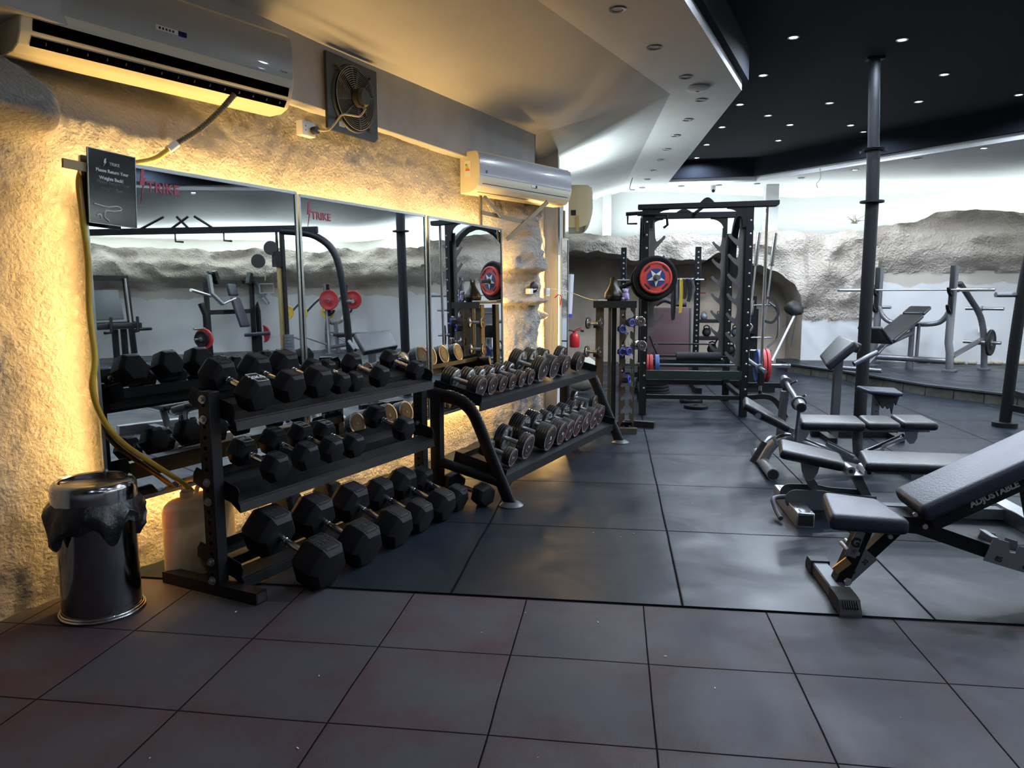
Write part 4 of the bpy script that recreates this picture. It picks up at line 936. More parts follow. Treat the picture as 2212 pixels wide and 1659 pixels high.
b = B(); b.box((-.115, 6.98, 1.251), (.085, .05, .012), bev=.004); tag(obj('white_charger', b, white), 'flat white charger at the end of the thin cable on the storage tower', 'charger')
P = [W(6.60, -2.86, 1.36), W(6.9, -2.83, 1.34), Vector((-.40, 7.45, 1.31)), Vector((-.30, 7.3, 1.275)), Vector((-.22, 7.15, 1.255)), Vector((-.15, 7.0, 1.252))]
b = B(); b.tube(smooth_path(P), .003, 6); tag(obj('white_cable', b, mat('cable_white', (.6, .57, .45), .5)), 'thin pale cable slung from the stucco pillar to the storage tower', 'cable')
P = [W(6.40, -2.88, 1.90), W(6.50, -2.86, 1.62), W(6.60, -2.85, 1.36), W(6.60, -2.86, .9), W(6.62, -2.87, .55)]
b = B(); b.tube(smooth_path(P), .0035, 6); tag(obj('pillar_cable', b, mat('cable_white', (0, 0, 0))), 'thin pale cable running down the shaded side of the stucco pillar', 'cable')
t = thing('wall_light', 'round black wall lamp with a small white box in the niche of the stucco pillar', 'wall lamp', W(6.28, -2.93, 1.335), WANG)
b = B(); b.sphere((.09, 0, .04), .060, 20, (1, .6, .9)); obj('shade', b, blackm, t)
b = B(); b.box((-.06, -.02, .0), (.06, .05, .05), bev=.004); obj('box', b, white, t)
b = B(); b.tube([(-.04, -.03, .01), (.05, -.04, .02)], .007, 8); obj('arm', b, steel, t)
t = thing('wall_socket', 'pale double wall socket on the shaded side of the stucco pillar', 'socket', M=fm(W(6.62, -2.93, 1.33), WT, (0, 0, 1)))
b = B(); b.box((0, 0, .02), (.09, .07, .03), bev=.004); obj('plate', b, mat('socket_grey', (.5, .52, .52), .5), t)
b = B(); b.tube(smooth_path([W(6.86, -2.93, 1.27), W(6.88, -2.90, 1.30), W(6.93, -2.89, 1.29), W(6.96, -2.90, 1.25), W(6.94, -2.90, 1.20)]), .006, 8); b.tube([W(6.92, -2.9, 1.28), W(6.925, -2.9, 1.19)], .005, 8)
tag(obj('red_ribbon', b, mat('red_ribbon', (.6, .01, .01), .5)), 'small red ribbon bow on the lit stucco right of the pillar', 'ribbon')
# things along the turned wall
b = B(); b.sphere((0, 0, 0), .235, 32); t = tag(obj('exercise_ball', b, mat('ball_grey', (.45, .42, .37), .6, var=.15)), 'large pale grey exercise ball on the floor behind the chrome dumbbell rack', 'exercise ball'); t.location = (-.42, 9.75, .26)
t = thing('fire_extinguisher', 'red fire extinguisher with black hose on the wall above the exercise ball', 'fire extinguisher', (-.60, 11.2, .50))
b = B(); b.lathe([(0, .065), (.02, .075), (.17, .075), (.20, .06), (.215, .03), (.235, .025)], n=24); obj('cylinder', b, redp, t)
b = B(); b.box((.0, 0, .245), (.04, .03, .03)); b.tube([(0, 0, .25), (.11, -.02, .275)], .007, 8); b.tube([(0, 0, .265), (.10, -.02, .30)], .006, 8); obj('valve', b, redp, t)
b = B(); b.tube(smooth_path([(.0, -.02, .24), (-.08, -.04, .26), (-.115, -.05, .20), (-.11, -.05, .05)]), .011, 8); b.cyl((.09, 0, .25), (.14, 0, .25), .016, 12); obj('hose', b, blackm, t)
t = thing('foam_baton', 'white upright baton with a blue tip, left of the storage tower', 'baton', (-.80, 12.9, .90))
b = B(); b.tube([(0, 0, .05), (.03, .05, .74)], .062, 14); obj('shaft', b, mat('baton_white', (.5, .5, .52), .5), t)
b = B(); b.cyl((-.002, 0, 0), (0, 0, .06), .066, 14); obj('tip', b, bluep, t)

# ------------------------------------------------------------------ power rack
t = thing('power_rack', 'large black power rack with bolted uprights and curved side arch at the back', 'power rack', (0, 0, 0))
def up_(x, y, h, name='upright'):
    b = B(); b.box((x, y, h/2+.012), (.075, .075, h), bev=.004, seg=1); u = obj(name, b, black, t)
    if 'rbolt' not in MATS:
        b = B(); b.sphere((0, 0, 0), .012, 10, (1, .6, 1)); MATS['rbolt'] = b.mesh('bolt', mat('bolt_zinc', (.5, .5, .5), .35, .7))
    n = int(h/.135)
    for k in range(n):
        z = .30+k*.135
        if z < h-.03: bo = obj('bolt', MATS['rbolt'], None, u); bo.location = (x+.01, y-.038, z)
    b2 = B(); b2.lathe([(0, .05), (.012, .05)], (x, y, 0)); obj('foot_plate', b2, black, u); return u
up_(.31, 8.03, 2.18); up_(1.365, 8.03, 2.18); up_(.325, 9.2, 2.20); up_(1.35, 9.2, 2.0)
b = B(); b.prism([(.225, 2.195), (.235, 2.185), (1.63, 2.195), (1.65, 2.215), (1.65, 2.255), (.225, 2.235)], .10, M=MX(8.03), bev=.004, seg=1); obj('front_top_beam', b, black, t)
b = B(); b.prism([(x*.072+.93, 2.245+max(0, .05*math.cos(x*math.pi/2))) for x in [-1+i*.2 for i in range(11)]]+[(1.0, 2.24), (.86, 2.24)], .09, M=MX(8.03)); obj('beam_bracket', b, black, t)
b = B(); b.box((.95, 9.2, 2.235), (1.30, .08, .07), bev=.004, seg=1); b.tube([(.93, 9.15, 2.26), (.94, 8.1, 2.24)], .018, 10); obj('rear_top_beam', b, black, t)
b = B(); b.prism([(x*.09+.80, 2.27+.04*math.cos(x*math.pi/2)) for x in [-1+i*.2 for i in range(11)]], .09, M=MX(9.2)); obj('beam_bracket', b, black, t)
def gusset(x, y, z, s):
    P = [(0, 0), (.20, 0), (.20, -.012)]+[(.19-.155*math.sin(a), -.015-.155*(1-math.cos(a))) for a in [R(10*i) for i in range(10)]]+[(.035, -.20), (0, -.20)]
    b = B(); b.prism([(x+s*q, z+r) for q, r in P], .012, M=MX(y)); obj('gusset', b, black, t)
gusset(.345, 8.0, 2.19, 1); gusset(1.33, 8.0, 2.19, -1); gusset(1.31, 9.18, 2.20, -1); gusset(.36, 9.18, 2.2, 1)
for x in (1.38, .318):
    P = [(x, 8.05, 2.0)]+[(x, 8.62+.55*math.cos(R(a)), 1.72+.48*math.sin(R(a))) for a in range(150, -1, -15)]+[(x, 9.18, 1.5)]
    b = B(); b.tube(P, 0, sec=(.07, .07, 'rect'), upv=(1, 0, 0)); obj('side_arch', b, black, t)
b = B(); b.box((.835, 8.01, .445), (1.0, .05, .095), bev=.003, seg=1); obj('safety_bar', b, mat('rack_dark_green', (.012, .020, .018), .4), t)
b = B(); b.box((.84, 9.18, .465), (.96, .05, .095), bev=.003, seg=1); obj('safety_bar', b, mat('rack_dark_green', (0, 0, 0)), t)
b = B(); b.box((.86, 8.03, .205), (1.12, .05, .045)); obj('crossbar', b, black, t)
b = B(); b.box((.95, 9.22, .225), (1.25, .05, .06)); obj('crossbar', b, black, t)
for x in (.31, 1.365):
    b = B(); b.box((x, 8.62, .205), (.05, 1.15, .05)); obj('side_rail', b, black, t)
def comb(x, y, s, z0=.55, n=7, m=None):
    P = [(0, z0), (0, z0+n*.205+.12)]; P = [(0, z0), (0, z0+n*.205+.10), (-.05, z0+n*.205+.10)]
    for i in range(n-1, -1, -1):
        z = z0+i*.205
        P += [(-.055, z+.185), (-.060, z+.12), (-.075, z+.085), (-.12, z+.115), (-.15, z+.15), (-.168, z+.135), (-.160, z+.115), (-.10, z+.045), (-.062, z+.015)]
    P += [(-.05, z0)]
    b = B(); b.prism([(x+s*q, z) for q, z in P], .010, M=MX(y)); c = obj('bar_catch', b, mat('catch_grey', (.11, .105, .10), .45, .4), t)
comb(1.327, 8.05, 1); comb(1.31, 9.22, 1, .55, 7); comb(.352, 8.06, -1, .95, 5); comb(.365, 9.2, -1, .55, 7)
b = B(); b.cyl((1.54, 8.05, .27), (1.545, 8.05, 2.20), .017, 14); obj('guide_rod', b, chrome, t)
b = B(); b.box((1.54, 8.05, .42), (.06, .07, .16), bev=.004, seg=1); b.lathe([(0, .035), (.02, .035), (.02, .02), (.05, .02)], (1.54, 8.05, .235)); obj('guide_block', b, black, t)
b = B(); b.tube(smooth_path([(1.40, 8.02, .215), (1.60, 8.02, .225), (1.70, 8.02, .17), (1.77, 8.02, .07), (1.80, 8.02, .005)]), 0, sec=(.06, .05, 'rect'), upv=(0, 1, 0)); obj('outrigger_foot', b, black, t)
b = B(); b.tube([(1.40, 9.3, .19), (2.08, 9.3, .19)], 0, sec=(.06, .07, 'rect'), upv=(0, 0, 1)); b.box((2.08, 9.3, .09), (.06, .06, .18)); obj('rear_outrigger', b, black, t)
b = B(); b.tube([(1.40, 8.25, .62), (1.47, 8.1, .56), (1.53, 7.8, .515)], .024, 14); b.cyl((1.50, 7.94, .535), (1.505, 7.91, .53), .045, 16); obj('weight_peg', b, gpaint, t)
b = B(); b.cyl((1.53, 7.8, .515), (1.534, 7.785, .513), .025, 16); obj('peg_end_cap', b, chrome, t)
b = B(); b.box((.30, 7.98, 1.98), (.02, .16, .10)); b.tube([(.22, 7.98, 2.13), (.42, 7.97, 2.13), (.52, 7.97, 2.12), (.53, 7.97, 2.02), (.49, 7.97, 1.99)], .014, 8); b.tube([(.10, 8.0, 2.14), (.30, 8.0, 2.15)], .02, 10); b.tube([(.12, 8.0, 2.12), (.12, 8.0, 2.04), (.22, 8.0, 2.04)], .010, 8); obj('hook', b, black, t)
# black jammer arm holding the star plate
t = thing('lever_arm', 'black lever arm on the left upright of the power rack carrying the star plate', 'lever arm', (0, 0, 0))
b = B(); b.tube([(.33, 8.05, 1.32), (.36, 7.92, 1.44), (.41, 7.85, 1.47)], 0, sec=(.05, .05, 'rect'), upv=(1, 0, 0)); b.tube([(.02, 7.86, 1.36), (.38, 7.88, 1.50)], .022, 10); obj('arm', b, black, t)
b = B(); b.cyl((.405, 7.86, 1.47), (.43, 7.60, 1.47), .024, 18); obj('sleeve', b, gpaint, t)
pn = Vector((.10, -1, 0)).normalized()
def plate_at(c, n, r, th, m, lab, group=None, holes=True, hub=True, name='weight_plate'):
    n = Vector(n).normalized(); t = thing(name, lab, 'weight plate', M=axm(Vector(c)-n*th/2, Vector(c)+n*th/2) if abs(n.z) < .9 else Matrix.Translation(c) @ Matrix.Rotation(R(-90), 4, 'Y'), group=group)
    h = th/2
    b = B(); b.lathe([(-h, .028), (-h, r*.40), (-h+.006, r*.46), (-h+.006, r*.82), (-h, r*.88), (-h, r*.96), (-h+.006, r), (h-.006, r), (h, r*.96), (h, r*.88), (h-.006, r*.82), (h-.006, r*.46), (h, r*.40), (h, .028)], (0, 0, 0), (1, 0, 0), 48, caps=False); obj('disc', b, m, t)
    if hub: b = B(); b.lathe([(-h-.001, .045), (-h-.001, .026), (h+.001, .026), (h+.001, .045)], (0, 0, 0), (1, 0, 0), 28, caps=False); obj('hub_ring', b, steel, t)
    return t
plate_at(Vector((.405, 7.80, 1.472)), pn, .225, .055, rubber, 'large black rubber plate behind the red star plate on the power rack', 'plates on the lever arm')
plate_at(Vector((.370, 7.90, 1.44)), pn, .215, .05, rubber, 'rearmost black rubber plate behind the star plate', 'plates on the lever arm')
sp_ = thing('weight_plate', 'red plate with a white five-pointed star on a blue centre, hung on the power rack', 'weight plate', M=axm(Vector((.408, 7.765, 1.472)), Vector((.408, 7.765, 1.472))+pn*.04), group='plates on the lever arm')
b = B(); r = .165; b.lathe([(-.02, .0), (-.02, r*.97), (-.012, r), (.010, r), (.018, r*.95), (.018, r*.88), (.012, r*.84), (.012, .0)], (0, 0, 0), (1, 0, 0), 48); obj('disc', b, mat('star_plate_red', (.50, .045, .035), .5, var=.2, vscale=12), sp_)
b = B(); b.lathe([(.012, .094), (.0145, .094), (.0145, .0)], (0, 0, 0), (1, 0, 0), 40, caps=False); obj('blue_centre', b, mat('star_blue', (.015, .04, .17), .45), sp_)
b = B(); P = []
for i in range(10):
    a = R(90+36*i); rr = .036 if i % 2 == 0 else .094; P.append((rr*math.cos(a), rr*math.sin(a)))
b.prism(P, .002, M=fm((.0160, 0, 0), (0, 1, 0), (0, 0, 1))); obj('star', b, mat('star_white', (.70, .66, .55), .5), sp_)
for k in range(4):
    a = R(45+90*k); b = B(); b.m = fm((.0135, .128*math.cos(a), .128*math.sin(a)), (0, -math.sin(a), math.cos(a)), (0, math.cos(a), math.sin(a)))
    b.prism([(.030*q[0]+(.010*math.cos(q[1])), .010*math.sin(q[1])) for q in [(1, R(-90+i*30)) for i in range(7)]]+[(-.030+.010*math.cos(R(90+i*30)), .010*math.sin(R(90+i*30))) for i in range(7)], .001); obj('grip_slot', b, blackm, sp_)
b = B(); b.cyl((.012, 0, 0), (.020, 0, 0), .032, 24); obj('hub', b, gpaint, sp_)
# barbell with colour plates on the rack
t = thing('barbell', 'steel barbell with bare chrome sleeves resting low in the power rack', 'barbell', (0, 0, 0))
b = B(); b.cyl((.15, 8.85, .475), (1.96, 8.85, .475), .0125, 12); obj('shaft', b, gpaint, t)
b = B(); b.cyl((1.62, 8.85, .475), (2.02, 8.85, .475), .0225, 16); obj('sleeve', b, chrome, t)
b = B(); b.cyl((.05, 8.85, .475), (.45, 8.85, .475), .0225, 16); obj('sleeve', b, chrome, t)
for k, (x, m, w_, r) in enumerate(((1.655, 'blue', .045, .190), (1.705, 'red', .045, .195), (1.752, 'red', .04, .195), (.50, 'blue', .05, .12), (.43, 'red', .04, .12), (.385, 'red', .04, .12))):
    plate_at((x, 8.85, .475), (1, 0, 0), r, w_, blue if m == 'blue' else red, ['blue bumper plate on the right sleeve of the racked barbell', 'inner red bumper plate on the right sleeve of the racked barbell', 'outer red bumper plate on the right sleeve of the racked barbell', 'small blue plate on the left sleeve of the racked barbell', 'inner small red plate on the left sleeve', 'outer small red plate on the left sleeve'][k], 'bumper plates on the racked barbell')
t = thing('padded_bar', 'black bar with a thick foam roll between bent side levers inside the power rack', 'padded bar', (0, 0, 0))
b = B(); b.cyl((.74, 9.05, .560), (1.26, 9.05, .560), .050, 20); obj('foam_roll', b, mat('foam_black', (.012, .013, .014), .8), t)
b = B(); b.cyl((.52, 9.05, .565), (1.42, 9.05, .555), .013, 10); obj('bar', b, black, t)
b = B(); b.tube([(.52, 9.05, .565), (.46, 9.05, .70), (.42, 9.05, .80)], .012, 8); b.tube([(1.40, 9.05, .56), (1.46, 9.05, .68), (1.49, 9.05, .70)], .014, 8); obj('lever', b, black, t)
t = thing('thin_bar', 'thin black pull bar with angled ends above the foam roll', 'bar', (0, 0, 0))
b = B(); b.cyl((.47, 9.3, .69), (1.22, 9.3, .69), .010, 10); b.tube([(1.22, 9.3, .69), (1.27, 9.3, .80)], .010, 8); obj('bar', b, black, t)
for k, (x, y) in enumerate(((.925, 9.02), (.935, 8.56))):
    plate_at((x, y, .017+.008), (0, 0, 1), .135, .034, rubber, ['small black plate on the floor inside the rack, farther one', 'small black plate on the floor inside the rack, nearer one'][k], 'plates on the rack floor', hub=False)
for k in range(5):
    plate_at((.50, 9.85, .022+k*.040), (0, 0, 1), .235-.006*k, .036, rubber, 'large black plate in the floor stack behind the left upright, number %s from the floor' % ['one', 'two', 'three', 'four', 'five'][k], 'stack of large plates on the floor', hub=False)
# squat stand behind with hanging bands
t = thing('squat_stand', 'black squat stand with punched uprights behind the power rack', 'squat stand', (0, 0, 0))
for x in (.11, 1.10):
    b = B(); b.box((x, 10.3, .98), (.075, .075, 1.90), bev=.003, seg=1); u = obj('upright', b, black, t); b = B()
    for k in range(24): b.cyl((x, 10.262, .25+k*.07), (x, 10.2605, .25+k*.07), .012, 8)
    obj('hole_row', b, mat('hole_grey', (.35, .35, .35), .6), u)
    b = B(); b.box((x, 10.3, .04), (.08, 1.0, .08)); obj('foot', b, black, t)
    b = B(); b.tube([(x-.08, 10.25, 1.49), (x+.08, 10.25, 1.49)], .012, 8); obj('pin', b, steel, t)
b = B(); b.box((.60, 10.7, .15), (1.0, .07, .07)); obj('crossbar', b, black, t)
b = B(); b.cyl((.74, 10.2, 1.50), (1.06, 10.2, 1.50), .014, 8); tag(obj('band_rail', b, black), 'short black rail between the racks from which the resistance bands hang', 'rail')
for k, (x, l, w_, m) in enumerate(((.78, .55, .035, blackm), (.83, .34, .03, gpaint), (.87, .45, .03, yellow), (.92, .26, .045, blackm), (.975, .30, .05, blackm), (1.01, .22, .04, gpaint))):
    P = [(x-.012, 10.18, 1.50), (x-.02+.01*k, 10.17, 1.50-l*.6), (x-.005, 10.17, 1.50-l), (x+.015, 10.18, 1.50-l*.7), (x+.012, 10.19, 1.50)]
    b = B(); b.tube(smooth_path(P), 0, sec=(w_, .006, 'rect'), upv=(1, -.3, 0), closed=True); tag(obj('resistance_band', b, m), ['longest black resistance band at the left end of the rail', 'grey resistance band beside the yellow one', 'yellow resistance band hanging behind the power rack', 'black resistance band right of the yellow one', 'wide black band cluster near the squat stand', 'short grey band next to the squat stand upright'][k], 'resistance band', 'resistance bands on the rail')
# leaning maroon mat, shelf, bars and odds behind
t = thing('gym_mat', 'dark maroon folded gym mat leaning against the cave wall', 'mat', M=Matrix.Translation((.90, 12.45, 0)) @ Matrix.Rotation(R(-8), 4, 'X'))
b = B(); b.box((0, 0, .54), (.66, .09, 1.08), bev=.02); obj('mat', b, mat('maroon_vinyl', (.045, .016, .017), .6), t)
b = B(); b.box((.34, 0, .54), (.03, .10, 1.06), bev=.01); obj('edge', b, blackm, t)
b = B(); b.tube(smooth_path([(.66, 12.35, 1.13), (.80, 12.33, 1.20), (.95, 12.33, 1.15), (1.05, 12.35, 1.13), (1.15, 12.33, 1.13)]), .04, 8); tag(obj('shoe_bag', b, blackm), 'crumpled black bag lying on the maroon mat', 'bag')
t = thing('storage_shelf', 'low black three-tier storage shelf against the cave wall', 'shelf', (1.75, 12.9, 0))
for z in (.25, .55, .84):
    b = B(); b.box((0, 0, z), (.80, .38, .05)); obj('shelf_board', b, black, t)
for x in (-.38, .38):
    b = B(); b.box((x, 0, .45), (.05, .38, .9)); obj('side_frame', b, black, t)
for k, (x, y, z, r, m, cat_, lab) in enumerate(((-.25, 0, .91, .06, gpaint, 'kettlebell', 'small grey kettlebell on the top shelf'), (.0, 0, .92, .055, blackm, 'kettlebell', 'small black kettlebell on the top shelf'), (-.2, 0, .65, .075, blackm, 'kettlebell', 'black kettlebell on the middle shelf, left'), (.08, 0, .65, .075, blackm, 'kettlebell', 'black kettlebell on the middle shelf, right'), (.28, 0, .655, .08, gpaint, 'kettlebell', 'grey kettlebell on the middle shelf'), (-.1, 0, .36, .085, blackm, 'kettlebell', 'black kettlebell on the lowest shelf, left'), (.2, 0, .36, .085, blackm, 'kettlebell', 'black kettlebell on the lowest shelf, right'))):
    q = thing('kettlebell', lab, cat_, (1.75+x, 12.9+y, z), group='kettlebells on the storage shelf')
    b = B(); b.sphere((0, 0, 0), r, 16); obj('bell', b, m, q); b = B(); b.tube([(-r*.6, 0, r*.7), (-r*.55, 0, r*1.3), (0, 0, r*1.55), (r*.55, 0, r*1.3), (r*.6, 0, r*.7)], r*.16, 8); obj('handle', b, m, q)
def vbar(x, y, z0, x1, z1, lab, thick=True):
    t = thing('barbell', lab, 'barbell', (0, 0, 0), group='barbells stored upright')
    d = Vector((x1-x, 0, z1-z0)).normalized(); a = Vector((x, y, z0)); L = (Vector((x1, y, z1))-a).length
    b = B(); b.cyl(a, a+d*L, .013, 10); obj('shaft', b, chrome2, t)
    if thick: b = B(); b.cyl(a+d*(L-.42), a+d*L, .025, 14); b.cyl(a+d*(L-.43), a+d*(L-.41), .038, 14); obj('sleeve', b, chrome, t)
vbar(1.72, 10.2, .02, 1.86, 2.10, 'upright barbell right of the power rack, left one of the pair')
vbar(1.93, 10.35, .02, 2.10, 2.10, 'upright barbell right of the power rack, right one of the pair')
t = thing('barbell_holder', 'dark upright holder for barbells and cable handles right of the power rack', 'barbell holder', (1.86, 10.3, 0))
b = B(); b.box((0, .05, .55), (.10, .10, 1.10)); b.box((0, 0, .04), (.5, .5, .07)); b.box((-.06, -.02, 1.02), (.14, .10, .5)); obj('post', b, black, t)
for z in (.55, .72, 1.15):
    b = B(); b.tube([(-.05, -.06, z), (.22, -.08, z)], .012, 8); obj('peg', b, chrome, t)
t = thing('ez_curl_bar', 'wavy chrome curl bar hanging beside the upright barbells', 'curl bar', (0, 0, 0))
b = B(); b.tube(smooth_path([(1.80, 10.1, 1.22), (1.79, 10.1, 1.05), (1.73, 10.1, .95), (1.80, 10.1, .86), (1.70, 10.1, .70), (1.76, 10.1, .55), (1.76, 10.1, .35)]), .013, 10); obj('bar', b, chrome, t)
t = thing('triangle_handle', 'chrome bent cable handle with black strap hanging right of the power rack', 'cable handle', (0, 0, 0))
b = B(); b.tube(smooth_path([(2.00, 10.1, 1.19), (2.10, 10.1, 1.10), (2.13, 10.1, .95), (2.12, 10.1, .72), (2.0, 10.1, .60)], 4), .014, 8); obj('handle', b, chrome, t)
b = B(); b.tube(smooth_path([(1.97, 10.08, 1.25), (2.06, 10.08, 1.22), (2.12, 10.08, 1.05), (2.05, 10.08, .93), (1.93, 10.08, .95)]), 0, sec=(.035, .006, 'rect'), upv=(1, 0, .3)); obj('strap', b, blackm, t)
b = B(); b.tube([(2.52, 12.3, .22), (3.0, 12.75, 1.08)], .020, 10); tag(obj('broom_stick', b, mat('pole_grey', (.45, .46, .48), .4)), 'pale grey pole leaning diagonally against the right edge of the cave', 'pole')
t = thing('bag', 'black drawstring bag hanging at the right edge of the cave opening', 'bag', (2.93, 12.7, 1.06))
b = B(); b.sphere((0, 0, 0), .14, 18, (1.1, .7, .85))
for v in b.bm.verts: v.co *= 1+.45*noise.noise(v.co*9)
obj('pouch', b, blackm, t)
b = B(); b.tube(smooth_path([(-.12, -.05, -.08), (-.14, -.06, -.25), (-.20, -.06, -.30)]), .006, 6); b.tube([(.02, -.05, -.1), (-.05, -.06, -.62)], .005, 6); obj('cord', b, blackm, t)
# ------------------------------------------------------------------ benches
def cushion(b, pts, th, bev=.02, seg=3, M=None):
    bev *= 1.25; seg += 1
    """pad from 4 top corners (near-left, near-right, far-right, far-left), thickness th downwards"""
    p = [Vector(q) for q in pts]; n = (p[1]-p[0]).cross(p[3]-p[0]).normalized()
    if n.z < 0: n = -n
    lo = [q-n*th for q in p]; v = b._v(lo+p, M)
    fs = [b._f([v[i] for i in q]) for q in ((3, 2, 1, 0), (4, 5, 6, 7), (0, 1, 5, 4), (1, 2, 6, 5), (2, 3, 7, 6), (3, 0, 4, 7))]
    b._bevel(fs, bev, seg)
def rtube(b, P, w_, h, upv=(0, 1, 0)): b.tube(P, 0, sec=(w_, h, 'rect'), upv=upv)
stitch = mat('seam_piping', (.03, .032, .04), .5)
lm = mat('print_pale', (.42, .43, .44), .5)
# near bench
t = thing('adjustable_bench', 'large dark adjustable bench with inclined back pad, nearest the camera at right', 'bench', (0, 0, 0))
yc = 3.32
b = B(); cushion(b, [(.915, 3.175, .385), (1.235, 3.165, .378), (1.200, 3.475, .385), (.955, 3.465, .415)], .075, .024, 4); obj('seat_pad', b, leather2, t)
d = Vector((.386, 0, .212)).normalized()
A = Vector((1.262, 3.165, .430)); b = B(); L = 1.05
cushion(b, [A, A+d*L, A+d*L+Vector((0, .315, 0)), A+Vector((0, .315, 0))], .072, .022, 4); obj('back_pad', b, leather2, t)
b = B(); n_ = Vector((-d.z, 0, d.x)); q = A-n_*.092; rtube(b, [q+Vector((.03, .05, 0)), q+d*1.0+Vector((0, .05, 0))], .012, .055); rtube(b, [q+Vector((.03, .26, 0)), q+d*1.0+Vector((0, .26, 0))], .012, .055); obj('back_frame', b, black, t)
b = B(); Mx = fm(A-n_*.093+d*.29+Vector((0, .0425, 0)), d, n_); b.text('ADJUSTABLE', .036, .001, Mx, bold=.0015); obj('side_print', b, lm, t, label='pale worn lettering along the frame')
b = B(); b.box((.972, 3.315, .030), (.072, .46, .055), bev=.006, seg=1); ft = obj('front_foot', b, gpaint, t)
b = B(); b.prism([(3.035, 0), (3.035, .022), (3.065, .062), (3.10, .066), (3.20, .064), (3.20, 0)], .085, M=Matrix(((0, 0, 1, .972), (1, 0, 0, 0), (0, 1, 0, 0), (0, 0, 0, 1)))); obj('rubber_end', b, mat('foot_rubber', (.05, .05, .052), .7), ft)
b = B(); b.prism([(3.595, 0), (3.595, .03), (3.57, .066), (3.50, .066), (3.50, 0)], .085, M=Matrix(((0, 0, 1, .972), (1, 0, 0, 0), (0, 1, 0, 0), (0, 0, 0, 1)))); obj('rubber_end', b, mat('foot_rubber', (.05, .05, .052), .7), ft)
b = B()
for i in range(7): b.box((.945+i*.009, 3.050, .045), (.003, .02, .035), rmat('X', -45))
obj('tread_rib', b, blackm, ft)
b = B(); rtube(b, [(1.000, 3.30, .05), (1.10, 3.30, .325)], .070, .055); obj('seat_post', b, black, t)
b = B(); rtube(b, [(1.005, 3.33, .045), (1.235, 3.33, .300)], .060, .050); obj('main_strut', b, black, t)
b = B(); b.prism([(.985, .075), (1.035, .045), (1.145, .165), (1.075, .225), (1.055, .16), (1.02, .14)], .004, M=MX(3.275)); sc_ = obj('angle_plate', b, steel, t)
b = B(); b.text('15', .026, .0006, MX(3.2725) @ Matrix.Translation((1.045, .100, .0)) @ Matrix.Rotation(R(48), 4, 'Z'), bold=.001); b.text('30', .026, .0006, MX(3.2725) @ Matrix.Translation((1.095, .150, 0)) @ Matrix.Rotation(R(48), 4, 'Z'), bold=.001); obj('angle_numbers', b, blackm, sc_)
b = B(); b.prism([(1.005, .185), (1.05, .170), (1.085, .285), (1.05, .30)], .004, M=MX(3.262)); g_ = obj('logo_plate', b, steel, t)
b = B(); b.text('G', .055, .0006, MX(3.259) @ Matrix.Translation((1.047, .240, 0)) @ Matrix.Rotation(R(-12), 4, 'Z'), bold=.003); obj('letter', b, blackm, g_)
b = B(); b.box((.995, 3.262, .135), (.075, .01, .035), rmat('Y', -42)); obj('copper_link', b, mat('worn_copper', (.55, .33, .14), .3, .8), t)
b = B(); b.cyl((1.045, 3.22, .205), (1.048, 3.40, .205), .010, 10); b.cyl((1.0, 3.20, .225), (1.0, 3.30, .225), .009, 10); obj('pop_pin', b, steel, t)
for x, z, r in ((1.014, .075, .016), (1.175, .285, .011), (1.205, .310, .011), (1.310, .335, .012), (1.268, .385, .010)):
    b = B(); b.cyl((x, 3.235, z), (x, 3.222, z), r, 6); obj('bolt', b, mat('bolt_zinc', (.5, .5, .5), .35, .7), t)
b = B(); rtube(b, [(1.24, 3.32, .335), (1.60, 3.32, .215), (2.05, 3.32, .06)], .065, .060); obj('long_rail', b, black, t)
b = B(); rtube(b, [(1.20, 3.32, .335), (1.36, 3.32, .325)], .14, .07); obj('hinge_block', b, black, t)
b = B(); P = [(1.565, .185), (1.60, .285), (1.66, .270), (1.665, .225), (1.69, .222), (1.70, .255), (1.75, .240), (1.755, .195), (1.78, .192), (1.79, .225), (1.84, .210), (1.845, .165), (1.87, .16), (1.88, .195), (1.93, .18), (1.94, .08)]
b.prism(P, .004, M=MX(3.265)); b.prism(P, .004, M=MX(3.375)); b.box((1.605, 3.32, .285), (.03, .11, .004), rmat('Y', 10)); ld = obj('ladder_plate', b, steel, t)
b = B(); b.text('85', .030, .0006, MX(3.262) @ Matrix.Translation((1.625, .193, 0)) @ Matrix.Rotation(R(-16), 4, 'Z'), bold=.0012); b.text('60', .030, .0006, MX(3.262) @ Matrix.Translation((1.735, .162, 0)) @ Matrix.Rotation(R(-16), 4, 'Z'), bold=.0012); obj('angle_numbers', b, blackm, ld)
b = B(); rtube(b, [(1.72, 3.32, .58), (1.80, 3.32, .24)], .05, .04); obj('back_strut', b, black, t)
b = B(); b.box((2.05, 3.32, .030), (.08, .50, .055)); obj('rear_foot', b, gpaint, t)
# middle bench
t = thing('adjustable_bench', 'low grey-framed bench with rounded black pads, second from the camera', 'bench', (0, 0, 0))
b = B(); cushion(b, [(.965, 4.36, .415), (1.330, 4.36, .345), (1.380, 4.66, .345), (1.015, 4.64, .435)], .060, .030, 4); obj('seat_pad', b, leather, t)
b = B(); cushion(b, [(1.425, 4.345, .355), (2.32, 4.345, .345), (2.32, 4.655, .360), (1.480, 4.655, .370)], .060, .024, 4); obj('back_pad', b, leather, t)
b = B(); rtube(b, [(1.06, 4.50, .355), (1.36, 4.50, .285)], .05, .03); rtube(b, [(1.46, 4.50, .285), (2.25, 4.50, .275)], .05, .035); obj('pad_rail', b, gpaint, t)
b = B(); b.prism([(1.09, .345), (1.20, .32), (1.19, .27), (1.165, .225), (1.14, .215), (1.115, .235), (1.10, .28)], .010, M=MX(4.43)); b.cyl((1.145, 4.425, .24), (1.145, 4.45, .24), .012, 12); obj('seat_bracket', b, steel, t)
